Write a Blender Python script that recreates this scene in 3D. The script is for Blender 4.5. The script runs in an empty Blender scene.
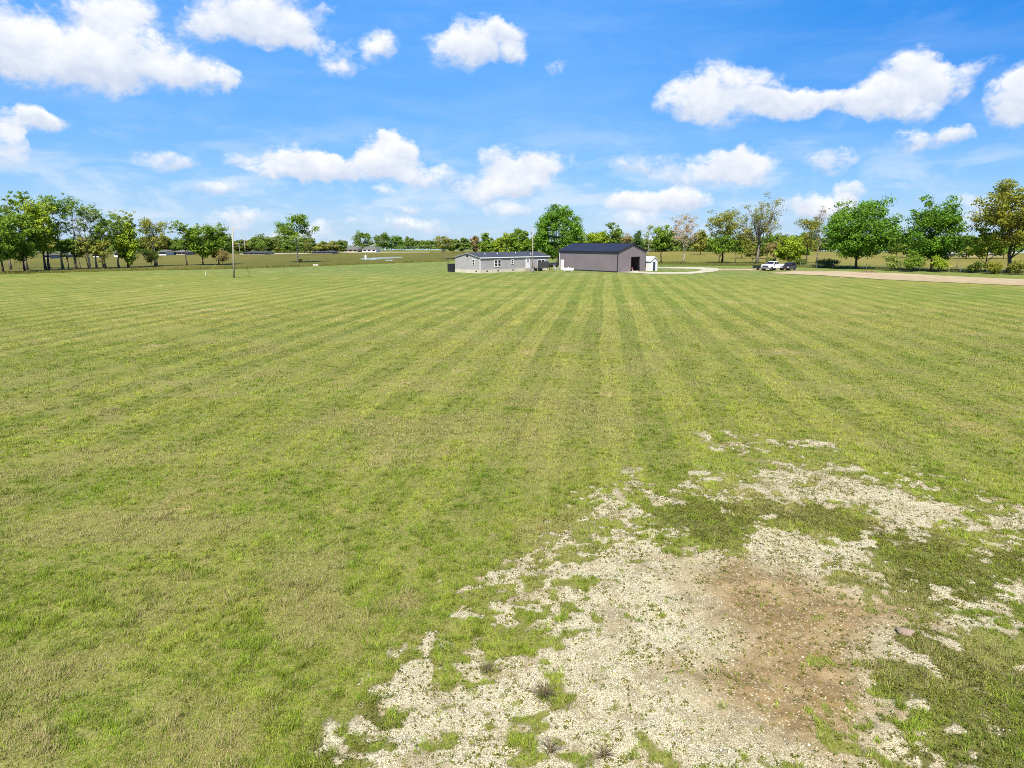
import bpy, bmesh, math, random
import numpy as np
from mathutils import Vector, Matrix

random.seed(7)
RNG = np.random.default_rng(7)
SC = bpy.context.scene
COL = SC.collection
R = math.radians

# ------------------------------------------------------------------ camera
CAM_H = 6.2
LENS = 24.0
F = LENS / 36.0 * 1024.0
HORIZON = 240.0
PITCH = math.atan((384.0 - HORIZON) / F)
CP, SP = math.cos(PITCH), math.sin(PITCH)


def ray(px, py):
    a = (px - 512.0) / F
    b = (384.0 - py) / F
    return a, CP + SP * b, -SP + CP * b


def at(px, py, z=0.0):
    """the place on the level z that the photograph shows at a pixel (layout measuring only)"""
    x, y, zz = ray(px, py)
    t = (CAM_H - z) / -zz
    return x * t, y * t


def up(px, py, Y):
    x, y, z = ray(px, py)
    t = Y / y
    return x * t, CAM_H + z * t


cd = bpy.data.cameras.new("camera")
cam = bpy.data.objects.new("camera", cd)
COL.objects.link(cam)
cam.location = (0, 0, CAM_H)
cam.rotation_euler = (R(90) - PITCH, 0, 0)
cd.lens = LENS
cd.sensor_width = 36
cd.clip_start = 0.1
cd.clip_end = 12000
SC.camera = cam

SUN_H = Vector((-0.10, -0.995, 0)).normalized()
SUN_EL = R(51)

# ------------------------------------------------------------------ noise in numpy
_TAB = np.random.default_rng(3).random((256, 256)).astype(np.float32)


def vnoise(x, y, s=1.0, seed=0):
    x = np.asarray(x, dtype=np.float64) / s + seed * 17.37
    y = np.asarray(y, dtype=np.float64) / s + seed * 5.91
    xi = np.floor(x).astype(np.int64)
    yi = np.floor(y).astype(np.int64)
    fx = x - xi
    fy = y - yi
    fx = fx * fx * (3 - 2 * fx)
    fy = fy * fy * (3 - 2 * fy)
    x0, x1, y0, y1 = xi & 255, (xi + 1) & 255, yi & 255, (yi + 1) & 255
    return ((_TAB[x0, y0] * (1 - fx) + _TAB[x1, y0] * fx) * (1 - fy)
            + (_TAB[x0, y1] * (1 - fx) + _TAB[x1, y1] * fx) * fy)


def fbm(x, y, s=1.0, oct=4, seed=0):
    t, a, n = 0.0, 1.0, 0.0
    for i in range(oct):
        t = t + a * vnoise(x, y, s / 2 ** i, seed + i * 3)
        n += a
        a *= 0.5
    return t / n


def sstep(a, b, x):
    t = np.clip((x - a) / (b - a), 0, 1)
    return t * t * (3 - 2 * t)


def poly_sdf(x, y, poly):
    """metres inside (+) or outside (-) of a polygon"""
    x = np.asarray(x)
    y = np.asarray(y)
    d = np.full(x.shape, 1e9)
    inside = np.zeros(x.shape, dtype=bool)
    n = len(poly)
    for i in range(n):
        ax, ay = poly[i]
        bx, by = poly[(i + 1) % n]
        ex, ey = bx - ax, by - ay
        wx, wy = x - ax, y - ay
        t = np.clip((wx * ex + wy * ey) / (ex * ex + ey * ey + 1e-12), 0, 1)
        d = np.minimum(d, (wx - ex * t) ** 2 + (wy - ey * t) ** 2)
        c = (ay > y) != (by > y)
        with np.errstate(divide='ignore', invalid='ignore'):
            xx = ax + (y - ay) / (by - ay if by != ay else 1e-9) * ex
        inside ^= c & (x < xx)
    d = np.sqrt(d)
    return np.where(inside, d, -d)


# ------------------------------------------------------------------ node helpers
class NT:
    def __init__(self, tree):
        self.t = tree
        self.x = 0

    def n(self, typ, ins=None, **kw):
        nd = self.t.nodes.new(typ)
        self.x += 20
        nd.location = (self.x, 0)
        for k, v in kw.items():
            setattr(nd, k, v)
        for k, v in (ins or {}).items():
            s = nd.inputs[k]
            if isinstance(v, bpy.types.NodeSocket):
                self.t.links.new(v, s)
            elif isinstance(v, bpy.types.Node):
                self.t.links.new(v.outputs[0], s)
            else:
                s.default_value = v
        return nd

    def m(self, op, a, b=0.0, c=0.0, clamp=False):
        nd = self.n('ShaderNodeMath', {0: a, 1: b, 2: c}, operation=op)
        nd.use_clamp = clamp
        return nd.outputs[0]

    def v(self, op, a, b=(0, 0, 0), c=(0, 0, 0)):
        nd = self.n('ShaderNodeVectorMath', {0: a, 1: b, 2: c}, operation=op)
        return nd.outputs['Value'] if op in ('DOT_PRODUCT', 'LENGTH') else nd.outputs[0]

    def noise(self, vec, scale, detail=3, rough=0.55, dist=0.0):
        return self.n('ShaderNodeTexNoise', {'Vector': vec, 'Scale': scale, 'Detail': detail,
                                             'Roughness': rough, 'Distortion': dist})

    def mix(self, fac, a, b, blend='MIX'):
        nd = self.n('ShaderNodeMix', data_type='RGBA', blend_type=blend)
        nd.clamp_factor = True
        for s, v in ((0, fac), (6, a), (7, b)):
            if isinstance(v, bpy.types.NodeSocket):
                self.t.links.new(v, nd.inputs[s])
            else:
                nd.inputs[s].default_value = v
        return nd.outputs[2]

    def ss(self, x, a, b):
        nd = self.n('ShaderNodeMapRange', {'Value': x, 'From Min': a, 'From Max': b}, interpolation_type='SMOOTHSTEP')
        return nd.outputs[0]

    def lin(self, x, a, b, c=0.0, d=1.0):
        return self.n('ShaderNodeMapRange', {'Value': x, 'From Min': a, 'From Max': b, 'To Min': c, 'To Max': d}).outputs[0]


def c4(r, g, b):
    return (r, g, b, 1.0)


def new_mat(name):
    m = bpy.data.materials.new(name)
    m.use_nodes = True
    m.node_tree.nodes.clear()
    return m, NT(m.node_tree)


def finish(nt, bsdf):
    nt.n('ShaderNodeOutputMaterial', {'Surface': bsdf.outputs[0]})


def plain(name, col, rough=0.6, metal=0.0, var=0.12, scale=3.0, bump=0.0, bscale=40.0, spec=0.5):
    m, t = new_mat(name)
    co = t.n('ShaderNodeTexCoord').outputs['Object']
    nz = t.noise(co, scale, 4).outputs[0]
    k = t.lin(nz, 0.3, 0.7, 1 - var, 1 + var)
    cc = t.v('SCALE', col)
    cc.node.inputs['Scale'].default_value = 1
    t.t.links.new(k, cc.node.inputs['Scale'])
    b = t.n('ShaderNodeBsdfPrincipled', {'Base Color': cc, 'Roughness': rough, 'Metallic': metal,
                                         'Specular IOR Level': spec})
    if bump:
        nb = t.noise(co, bscale, 3).outputs[0]
        bp = t.n('ShaderNodeBump', {'Height': nb, 'Strength': bump, 'Distance': 0.02})
        t.t.links.new(bp.outputs[0], b.inputs['Normal'])
    finish(t, b)
    return m


def striped(name, col, axis, period, rough=0.55, sharp=False, depth=0.012, var=0.07, col2=None, spec=0.5):
    """cladding: lap siding, ribbed steel, shingles"""
    m, t = new_mat(name)
    co = t.n('ShaderNodeTexCoord').outputs['Object']
    sep = t.n('ShaderNodeSeparateXYZ', {0: co})
    q = t.m('FRACT', t.m('DIVIDE', sep.outputs[axis], period))
    if sharp:
        h = t.m('LESS_THAN', q, 0.18)
    else:
        h = t.m('SUBTRACT', 1.0, q)
    nz = t.noise(co, 0.8, 4).outputs[0]
    nf = t.noise(co, 9.0, 3).outputs[0]
    k = t.m('MULTIPLY', t.lin(nz, 0.3, 0.7, 1 - var, 1 + var), t.lin(nf, 0.3, 0.7, 1 - var * 0.6, 1 + var * 0.6))
    cc = t.v('SCALE', col)
    t.t.links.new(k, cc.node.inputs['Scale'])
    bp = t.n('ShaderNodeBump', {'Height': h, 'Strength': 0.12, 'Distance': depth})
    b = t.n('ShaderNodeBsdfPrincipled', {'Base Color': cc, 'Roughness': rough, 'Normal': bp, 'Specular IOR Level': spec})
    finish(t, b)
    return m


# ------------------------------------------------------------------ object helpers
def props(o, label=None, cat=None, group=None, kind=None):
    if label:
        o['label'] = label
    if cat:
        o['category'] = cat
    if group:
        o['group'] = group
    if kind:
        o['kind'] = kind
    return o


def root(name, x, y, z=0.0, rz=0.0, label=None, cat=None, group=None):
    o = bpy.data.objects.new(name, None)
    COL.objects.link(o)
    o.location = (x, y, z)
    o.rotation_euler = (0, 0, rz)
    return props(o, label, cat, group)


def link(name, me, mat, parent=None):
    o = bpy.data.objects.new(name, me)
    COL.objects.link(o)
    if mat is not None and not me.materials:
        me.materials.append(mat)
    if parent is not None:
        o.parent = parent
    return o


def np_mesh(name, verts, faces, k, smooth=False, attrs=None):
    """verts (n,3), faces (m,k) -> mesh"""
    me = bpy.data.meshes.new(name)
    v = np.ascontiguousarray(verts, dtype=np.float32)
    f = np.ascontiguousarray(faces, dtype=np.int32)
    me.vertices.add(len(v))
    me.vertices.foreach_set("co", v.ravel())
    me.loops.add(f.size)
    me.loops.foreach_set("vertex_index", f.ravel())
    me.polygons.add(len(f))
    me.polygons.foreach_set("loop_start", np.arange(0, f.size, k, dtype=np.int32))
    me.polygons.foreach_set("loop_total", np.full(len(f), k, dtype=np.int32))
    if smooth:
        me.polygons.foreach_set("use_smooth", np.ones(len(f), dtype=bool))
    me.update(calc_edges=True)
    for an, (dom, arr) in (attrs or {}).items():
        a = me.attributes.new(an, 'FLOAT', dom)
        a.data.foreach_set("value", np.ascontiguousarray(arr, dtype=np.float32))
    return me


class MB:
    """collects shapes into one mesh"""

    def __init__(self):
        self.v, self.f = [], []

    def poly(self, pts, faces):
        o = len(self.v)
        self.v += [tuple(p) for p in pts]
        self.f += [tuple(i + o for i in f) for f in faces]
        return self

    def box(self, x0, x1, y0, y1, z0, z1):
        return self.poly([(x0, y0, z0), (x1, y0, z0), (x1, y1, z0), (x0, y1, z0),
                          (x0, y0, z1), (x1, y0, z1), (x1, y1, z1), (x0, y1, z1)],
                         [(3, 2, 1, 0), (4, 5, 6, 7), (0, 1, 5, 4), (1, 2, 6, 5), (2, 3, 7, 6), (3, 0, 4, 7)])

    def tube(self, pts, rads, n=8, cap=True):
        pts = [Vector(p) for p in pts]
        if not isinstance(rads, (list, tuple)):
            rads = [rads] * len(pts)
        rings = []
        o = len(self.v)
        for i, p in enumerate(pts):
            d = (pts[min(i + 1, len(pts) - 1)] - pts[max(i - 1, 0)])
            d = d.normalized() if d.length > 1e-9 else Vector((0, 0, 1))
            a = Vector((1, 0, 0)) if abs(d.x) < 0.8 else Vector((0, 1, 0))
            u = d.cross(a).normalized()
            w = d.cross(u)
            for k in range(n):
                an = 2 * math.pi * k / n
                self.v.append(tuple(p + (u * math.cos(an) + w * math.sin(an)) * rads[i]))
            rings.append([o + i * n + k for k in range(n)])
        for a, b in zip(rings, rings[1:]):
            for k in range(n):
                self.f.append((a[k], b[k], b[(k + 1) % n], a[(k + 1) % n]))
        if cap:
            self.f.append(tuple(rings[0]))
            self.f.append(tuple(reversed(rings[-1])))
        return self

    def prism_y(self, prof, y0, y1):
        """closed profile in (x,z) extruded along y"""
        n = len(prof)
        pts = [(x, y0, z) for x, z in prof] + [(x, y1, z) for x, z in prof]
        fs = [tuple(range(n)), tuple(reversed(range(n, 2 * n)))]
        fs += [(i, i + n, (i + 1) % n + n, (i + 1) % n) for i in range(n)]
        return self.poly(pts, fs)

    def prism_x(self, prof, x0, x1):
        n = len(prof)
        pts = [(x0, y, z) for y, z in prof] + [(x1, y, z) for y, z in prof]
        fs = [tuple(range(n)), tuple(reversed(range(n, 2 * n)))]
        fs += [(i, i + n, (i + 1) % n + n, (i + 1) % n) for i in range(n)]
        return self.poly(pts, fs)

    def lathe_x(self, prof, n=16, cy=0, cz=0):
        """profile (x, r) turned round the x axis"""
        pts = [(x, 0, 0) for x, r in prof]
        o = len(self.v)
        for x, r in prof:
            for k in range(n):
                a = 2 * math.pi * k / n
                self.v.append((x, cy + r * math.cos(a), cz + r * math.sin(a)))
        for i in range(len(prof) - 1):
            for k in range(n):
                a, b = o + i * n + k, o + i * n + (k + 1) % n
                self.f.append((a, b, b + n, a + n))
        self.f.append(tuple(o + k for k in range(n)))
        self.f.append(tuple(o + (len(prof) - 1) * n + k for k in reversed(range(n))))
        return self

    def build(self, name, mat, parent=None, bevel=0.0, smooth=False):
        me = bpy.data.meshes.new(name)
        bm = bmesh.new()
        vs = [bm.verts.new(p) for p in self.v]
        for f in self.f:
            try:
                bm.faces.new([vs[i] for i in f])
            except ValueError:
                pass
        bmesh.ops.recalc_face_normals(bm, faces=bm.faces)
        if bevel:
            bmesh.ops.bevel(bm, geom=[e for e in bm.edges if len(e.link_faces) == 2 and e.calc_face_angle(0) > 0.5],
                            offset=bevel, segments=2, affect='EDGES', clamp_overlap=True)
        if smooth:
            for f in bm.faces:
                f.smooth = True
        bm.to_mesh(me)
        bm.free()
        return link(name, me, mat, parent)


#@GROUND
# ================================================================== GROUND LAYOUT
def gp(pts):
    return [at(*p) for p in pts]


BARE = [gp(p) for p in (
    [(362, 805), (384, 748), (424, 720), (448, 690), (466, 655), (488, 618), (500, 585), (535, 556), (572, 522),
     (605, 505), (635, 512), (655, 532), (700, 549), (740, 546), (765, 530), (815, 530), (850, 548), (868, 580),
     (905, 602), (912, 624), (884, 640), (872, 668), (886, 700), (880, 735), (908, 768), (940, 830), (355, 830)],
    [(652, 480), (700, 482), (748, 497), (742, 506), (690, 498), (655, 491)],
    [(795, 478), (830, 471), (880, 481), (940, 491), (1024, 511), (1090, 522), (1090, 540), (990, 538), (960, 548),
     (925, 531), (890, 520), (855, 514), (815, 500)],
    [(898, 604), (950, 611), (985, 589), (1012, 586), (1080, 612), (1080, 668), (1012, 643), (965, 627), (912, 624)],
    [(728, 438), (752, 440), (756, 446), (735, 445)],
    [(778, 440), (815, 445), (812, 452), (784, 447)],
    [(905, 480), (960, 486), (958, 492), (905, 488)],
)]
DIRT = gp([(690, 578), (740, 560), (800, 572), (860, 590), (900, 604), (905, 625), (880, 650), (868, 680), (884, 715),
           (872, 752), (810, 758), (765, 745), (728, 716), (708, 682), (728, 650), (708, 612)])
WEEDY = [gp(p) for p in (
    [(846, 520), (900, 524), (960, 552), (1090, 545), (1090, 600), (1004, 582), (950, 604), (900, 598), (870, 578)],
    [(884, 642), (930, 626), (1000, 648), (1090, 668), (1090, 830), (950, 830), (900, 755), (890, 690)],
    [(640, 508), (700, 500), (760, 504), (820, 508), (850, 520), (815, 528), (765, 527), (740, 543), (690, 544), (660, 528)],
    [(365, 700), (410, 690), (420, 715), (380, 722)],
    [(300, 745), (345, 735), (350, 755), (305, 760)],
)]


SPECK = gp([(440, 640), (500, 560), (580, 510), (640, 520), (650, 560), (600, 600), (570, 660), (560, 720), (600, 768), (430, 768), (420, 700)])
DRYP = [gp(p) for p in ([(-40, 715), (30, 700), (75, 712), (60, 760), (20, 800), (-40, 800)], [(120, 700), (190, 690), (250, 720), (230, 768), (130, 760)],
                        [(250, 600), (330, 585), (400, 600), (380, 640), (280, 640)], [(560, 640), (565, 641), (565, 645), (560, 645)])]


def dry_mask(x, y):
    d = None
    for p in DRYP:
        q = poly_sdf(x, y, p)
        d = q if d is None else np.maximum(d, q)
    return sstep(-0.5, 0.5, np.clip(d, -2, 1) + (fbm(x, y, 0.9, 3, 35) - 0.5) * 1.8)


def bare_sdf(x, y):
    d = None
    for i, p in enumerate(BARE):
        s = poly_sdf(x, y, p) - (0.22 if i else 0.0)
        d = s if d is None else np.maximum(d, s)
    return d


def bare_mask(x, y):
    d = np.clip(bare_sdf(x, y), -2.5, 1.5)
    n = ((fbm(x, y, 1.6, 3, 1) - 0.5) * 1.7 + (fbm(x, y, 0.5, 3, 5) - 0.5) * 2.3 + (vnoise(x, y, 0.13, 9) - 0.5) * 1.1)
    spk = sstep(-0.5, 0.6, poly_sdf(x, y, SPECK))
    isl = (0.6 * fbm(x, y, 0.42, 3, 17) + 0.4 * vnoise(x, y, 0.15, 19) - 0.5)
    b = sstep(-0.36, 0.42, d * (0.75 - 0.4 * spk) + n * (1 - 0.4 * spk) - 0.02 + isl * (1.2 + 2.6 * spk) - 0.20 * spk)
    halo = sstep(-2.2, -0.2, d) * sstep(0.575, 0.67, 0.5 * fbm(x, y, 0.85, 3, 13) + 0.5 * fbm(x, y, 0.28, 3, 15) + 0.03)
    return np.maximum(b, halo)


def dirt_mask(x, y):
    d = np.clip(poly_sdf(x, y, DIRT), -3, 1.2)
    n = (fbm(x, y, 1.3, 4, 21) - 0.5) * 2.2
    return sstep(-0.7, 0.6, d * 0.9 + n * 0.6 - 0.02)


def weedy_mask(x, y):
    d = None
    for p in WEEDY:
        s = poly_sdf(x, y, p)
        d = s if d is None else np.maximum(d, s)
    return sstep(-0.35, 0.35, np.clip(d, -2, 1) + (fbm(x, y, 1.0, 3, 31) - 0.5) * 1.6)


def zground(x, y):
    near = sstep(60, 30, y) * sstep(-2, 3, y)
    return (0.11 * (fbm(x, y, 3.2, 3, 41) - 0.5) + 0.05 * (vnoise(x, y, 0.45, 44) - 0.5) + 0.03 * (vnoise(x, y, 0.19, 46) - 0.5)) * near


def axis(lo, hi, step, far, grow=1.35):
    a = list(np.arange(lo, hi + 1e-6, step))
    s, p = step, a[-1]
    right = []
    while p < far:
        s *= grow
        p += s
        right.append(p)
    s, p = step, a[0]
    left = []
    while p > -far:
        s *= grow
        p -= s
        left.append(p)
    return np.array(left[::-1] + a + right)


gx = axis(-10.0, 22.0, 0.06, 2600)
gy = axis(6.5, 31.0, 0.06, 2600)
XX, YY = np.meshgrid(gx, gy)
xf, yf = XX.ravel(), YY.ravel()
zf = zground(xf, yf) - 0.022 * np.maximum(0.0, np.hypot(xf, yf) - 455.0)
nearsel = (yf > 4) & (yf < 45) & (xf > -25) & (xf < 40)
bareA = np.zeros_like(xf)
dirtA = np.zeros_like(xf)
weedA = np.zeros_like(xf)
bareA[nearsel] = bare_mask(xf[nearsel], yf[nearsel])
dirtA[nearsel] = dirt_mask(xf[nearsel], yf[nearsel])
weedA[nearsel] = weedy_mask(xf[nearsel], yf[nearsel])
nx, ny = len(gx), len(gy)
idx = np.arange(nx * ny).reshape(ny, nx)
quads = np.stack([idx[:-1, :-1], idx[:-1, 1:], idx[1:, 1:], idx[1:, :-1]], -1).reshape(-1, 4)


def field_group():
    """albedo of the mown field at a place: painted sheen of mowing passes, dry patches, lush patches"""
    g = bpy.data.node_groups.new("mown_field_colour", 'ShaderNodeTree')
    g.interface.new_socket("Color", in_out='OUTPUT', socket_type='NodeSocketColor')
    g.interface.new_socket("Dry", in_out='OUTPUT', socket_type='NodeSocketFloat')
    t = NT(g)
    pos = t.n('ShaderNodeNewGeometry').outputs['Position']
    p2 = t.v('MULTIPLY', pos, (1, 1, 0))
    th = math.atan(93 / 698.0)
    s = t.v('DOT_PRODUCT', p2, (math.cos(th), -math.sin(th), 0))
    l = t.v('DOT_PRODUCT', p2, (math.sin(th), math.cos(th), 0))
    wob = t.noise(p2, 0.035, 2).outputs[0]
    s2 = t.m('MULTIPLY_ADD', t.m('SUBTRACT', wob, 0.5), 1.3, s)
    wob2 = t.noise(p2, 0.4, 2).outputs[0]
    s2 = t.m('MULTIPLY_ADD', t.m('SUBTRACT', wob2, 0.5), 0.22, s2)
    saw = t.m('SINE', t.m('MULTIPLY', s2, 2 * math.pi / 2.42))
    band = t.ss(saw, -0.22, 0.22)
    seam = t.ss(t.m('ABSOLUTE', saw), 0.30, 0.0)
    # an older mowing crosses the left of the field
    c3 = t.v('DOT_PRODUCT', p2, (0.763, 0.645, 0))
    c3 = t.m('MULTIPLY_ADD', t.m('SUBTRACT', wob, 0.5), 1.5, c3)
    cross = t.ss(t.m('SINE', t.m('MULTIPLY', c3, 2 * math.pi / 3.4)), 0.80, 0.98)
    cross = t.m('MULTIPLY', cross, t.ss(t.v('DOT_PRODUCT', p2, (1, 0, 0)), 2.0, -18.0))
    # every pass has a tone of its own
    cell = t.m('FLOOR', t.m('DIVIDE', s2, 1.21))
    cellr = t.n('ShaderNodeTexWhiteNoise', {'W': cell}, noise_dimensions='1D').outputs[0]
    comb = t.n('ShaderNodeCombineXYZ', {0: t.m('MULTIPLY', s2, 1.0), 1: t.m('MULTIPLY', l, 0.06), 2: 0.0}).outputs[0]
    streak = t.noise(comb, 3.0, 4, 0.68).outputs[0]
    fade = t.m('MULTIPLY', t.ss(l, 8.0, 24.0), t.lin(t.ss(l, 40.0, 110.0), 0, 1, 1.0, 0.5))  # stripe contrast set by distance, in place of the bent grass's changing sheen
    patchy = t.noise(p2, 0.12, 3).outputs[0]
    amp = t.m('MULTIPLY', fade, t.lin(patchy, 0.3, 0.7, 0.55, 1.0))
    big = t.noise(p2, 0.045, 4, 0.6).outputs[0]
    mid = t.noise(p2, 0.33, 5, 0.62, 0.4).outputs[0]
    fine = t.noise(p2, 3.0, 4, 0.65).outputs[0]
    tiny = t.noise(p2, 14.0, 3, 0.7).outputs[0]
    # near ground is greener, the open field paler
    away = t.ss(l, 12.0, 60.0)
    g1 = t.mix(away, c4(0.097, 0.147, 0.010), c4(0.111, 0.144, 0.016))
    g2 = t.mix(away, c4(0.170, 0.197, 0.022), c4(0.195, 0.187, 0.036))
    lum = t.m('ADD', t.m('MULTIPLY', big, 0.45), t.m('MULTIPLY', mid, 0.55))
    g1 = t.mix(t.m('MULTIPLY', t.ss(l, 105.0, 140.0), 0.6), g1, c4(0.095, 0.135, 0.030))
    g2 = t.mix(t.m('MULTIPLY', t.ss(l, 105.0, 140.0), 0.6), g2, c4(0.125, 0.160, 0.040))
    tone = t.m('ADD', t.m('MULTIPLY', band, 0.7), t.m('MULTIPLY', cellr, 0.3))
    stripe = t.m('MULTIPLY', t.m('SUBTRACT', tone, 0.5), amp)  # light and dark sheen of bent grass, painted into the colour
    col = t.mix(t.ss(t.m('MULTIPLY_ADD', stripe, 0.18, lum), 0.34, 0.66), g1, g2)
    k = t.m('MULTIPLY_ADD', stripe, 0.25, 1.0)
    k = t.m('MULTIPLY', k, t.m('MULTIPLY_ADD', t.m('MULTIPLY', seam, amp), 0.10, 1.0))
    k = t.m('MULTIPLY', k, t.m('MULTIPLY_ADD', t.m('MULTIPLY', cross, amp), -0.16, 1.0))
    k = t.m('MULTIPLY', k, t.lin(streak, 0.25, 0.75, 0.70, 1.30))
    k = t.m('MULTIPLY', k, t.lin(fine, 0.25, 0.75, 0.68, 1.34))
    k = t.m('MULTIPLY', k, t.lin(tiny, 0.25, 0.75, 0.66, 1.38))
    v = t.v('SCALE', col)
    g.links.new(k, v.node.inputs['Scale'])
    # straw where the mower scalped it
    dn = t.m('ADD', t.m('MULTIPLY', t.noise(p2, 0.21, 4, 0.6, 0.6).outputs[0], 0.62),
             t.m('MULTIPLY', t.noise(p2, 1.7, 4, 0.65).outputs[0], 0.38))
    dn = t.m('MULTIPLY_ADD', stripe, 0.05, dn)
    dry = t.ss(dn, 0.545, 0.66)
    dry = t.m('MULTIPLY', dry, 0.75)
    straw = t.mix(fine, c4(0.23, 0.18, 0.065), c4(0.38, 0.30, 0.14))
    out = t.mix(dry, v, straw)
    # reddish bare scuffs along some passes
    sc = t.m('MULTIPLY', t.ss(t.noise(comb, 0.55, 4, 0.6).outputs[0], 0.64, 0.74),
             t.ss(t.noise(p2, 0.09, 3).outputs[0], 0.5, 0.62))
    out = t.mix(t.m('MULTIPLY', sc, 0.55), out, c4(0.27, 0.17, 0.095))
    go = t.n('NodeGroupOutput')
    g.links.new(out, go.inputs[0])
    g.links.new(dry, go.inputs[1])
    return g


FIELD = field_group()


def mat_ground():
    m, t = new_mat("ground_soil")
    pos = t.n('ShaderNodeNewGeometry').outputs['Position']
    fg = t.n('ShaderNodeGroup')
    fg.node_tree = FIELD
    bare = t.n('ShaderNodeAttribute', attribute_name='bare').outputs['Fac']
    dirt = t.n('ShaderNodeAttribute', attribute_name='dirt').outputs['Fac']
    weed = t.n('ShaderNodeAttribute', attribute_name='weedy').outputs['Fac']
    sep = t.n('ShaderNodeSeparateXYZ', {0: pos})
    # thatch and soil under the turf
    nf = t.noise(pos, 22.0, 4, 0.7).outputs[0]
    near = t.ss(sep.outputs[1], 75.0, 20.0)
    nf2 = t.noise(pos, 75.0, 3, 0.7).outputs[0]
    nfa = t.m('ADD', t.m('MULTIPLY', nf, 0.5), t.m('MULTIPLY', nf2, 0.5))
    thatch = t.mix(t.ss(nfa, 0.36, 0.64), c4(0.055, 0.050, 0.012), c4(0.275, 0.243, 0.078))
    turf = t.mix(t.m('MULTIPLY', near, 0.75), fg.outputs[0], thatch)
    # crushed limestone
    vo = t.n('ShaderNodeTexVoronoi', {'Vector': pos, 'Scale': 42.0, 'Randomness': 1.0})
    vo2 = t.n('ShaderNodeTexVoronoi', {'Vector': pos, 'Scale': 42.0, 'Randomness': 1.0}, feature='DISTANCE_TO_EDGE')
    vs = t.n('ShaderNodeSeparateColor', {0: vo.outputs['Color']})
    gmid = t.noise(pos, 1.4, 4, 0.6).outputs[0]
    stone = t.mix(vs.outputs[0], c4(0.385, 0.335, 0.20), c4(0.62, 0.555, 0.365))
    stone = t.mix(t.ss(gmid, 0.46, 0.66), stone, c4(0.36, 0.29, 0.17))
    crack = t.ss(vo2.outputs[0], 0.0, 0.11)
    grav = t.mix(crack, c4(0.19, 0.15, 0.08), stone)
    grav = t.mix(t.m('MULTIPLY', t.ss(nfa, 0.51, 0.60), 0.8), grav, c4(0.075, 0.058, 0.026))  # dark flecks paint the shade between stones, and tiny weeds
    fd = t.noise(pos, 7.0, 5, 0.7).outputs[0]
    dirtc = t.mix(t.ss(fd, 0.3, 0.7), c4(0.135, 0.088, 0.033), c4(0.268, 0.182, 0.080))
    dirtc = t.mix(t.ss(t.noise(pos, 1.1, 3).outputs[0], 0.42, 0.7), dirtc, c4(0.31, 0.22, 0.105))
    gspk = t.m('MULTIPLY', t.m('GREATER_THAN', vs.outputs[1], 0.88), 0.6)
    dirtc = t.mix(gspk, dirtc, stone)
    bc = t.mix(dirt, grav, dirtc)
    bf = t.ss(t.m('MULTIPLY_ADD', t.m('SUBTRACT', nfa, 0.5), 2.4, bare), 0.32, 0.62)
    wsoil = t.mix(t.ss(nfa, 0.36, 0.64), c4(0.025, 0.030, 0.006), c4(0.14, 0.13, 0.035))
    turf = t.mix(t.m('MULTIPLY', weed, 0.8), turf, wsoil)
    col = t.mix(bf, turf, bc)
    h = t.m('ADD', t.m('MULTIPLY', nf, 0.6), t.m('MULTIPLY', crack, bf))
    bp = t.n('ShaderNodeBump', {'Height': h, 'Strength': 0.5, 'Distance': 0.018})
    b = t.n('ShaderNodeBsdfPrincipled', {'Base Color': col, 'Roughness': 0.95, 'Normal': bp, 'Specular IOR Level': 0.15})
    finish(t, b)
    return m


gme = np_mesh("ground", np.stack([xf, yf, zf], -1), quads, 4, True,
              {'bare': ('POINT', bareA), 'dirt': ('POINT', dirtA), 'weedy': ('POINT', weedA)})
ground = link("ground", gme, mat_ground())
props(ground, "mown field of short striped grass with a bare gravel patch", kind='structure')


# ------------------------------------------------------------------ grass blades
def mat_grass():
    m, t = new_mat("grass_blades")
    fg = t.n('ShaderNodeGroup')
    fg.node_tree = FIELD
    tint = t.n('ShaderNodeAttribute', attribute_name='tint').outputs['Fac']
    kind = t.n('ShaderNodeAttribute', attribute_name='straw').outputs['Fac']
    k = t.lin(tint, 0, 1, 0.85, 2.35)
    v = t.v('SCALE', fg.outputs[0])
    t.t.links.new(k, v.node.inputs['Scale'])
    straw = t.mix(tint, c4(0.25, 0.20, 0.07), c4(0.50, 0.43, 0.20))
    col = t.mix(kind, v, straw)
    d = t.n('ShaderNodeBsdfPrincipled', {'Base Color': col, 'Roughness': 0.6, 'Specular IOR Level': 0.1})
    tr = t.n('ShaderNodeBsdfTranslucent', {'Color': col})
    mx = t.n('ShaderNodeMixShader', {0: 0.35, 1: d.outputs[0], 2: tr.outputs[0]})
    finish(t, mx)
    return m


def frustum_points(n, y0, y1, margin=1.5, half=0.80):
    """n points spread evenly over the strip of field between two distances"""
    u = RNG.random(n)
    y = np.sqrt(y0 * y0 + u * (y1 * y1 - y0 * y0))
    x = (RNG.random(n) * 2 - 1) * (half * y + margin)
    return x, y


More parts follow.
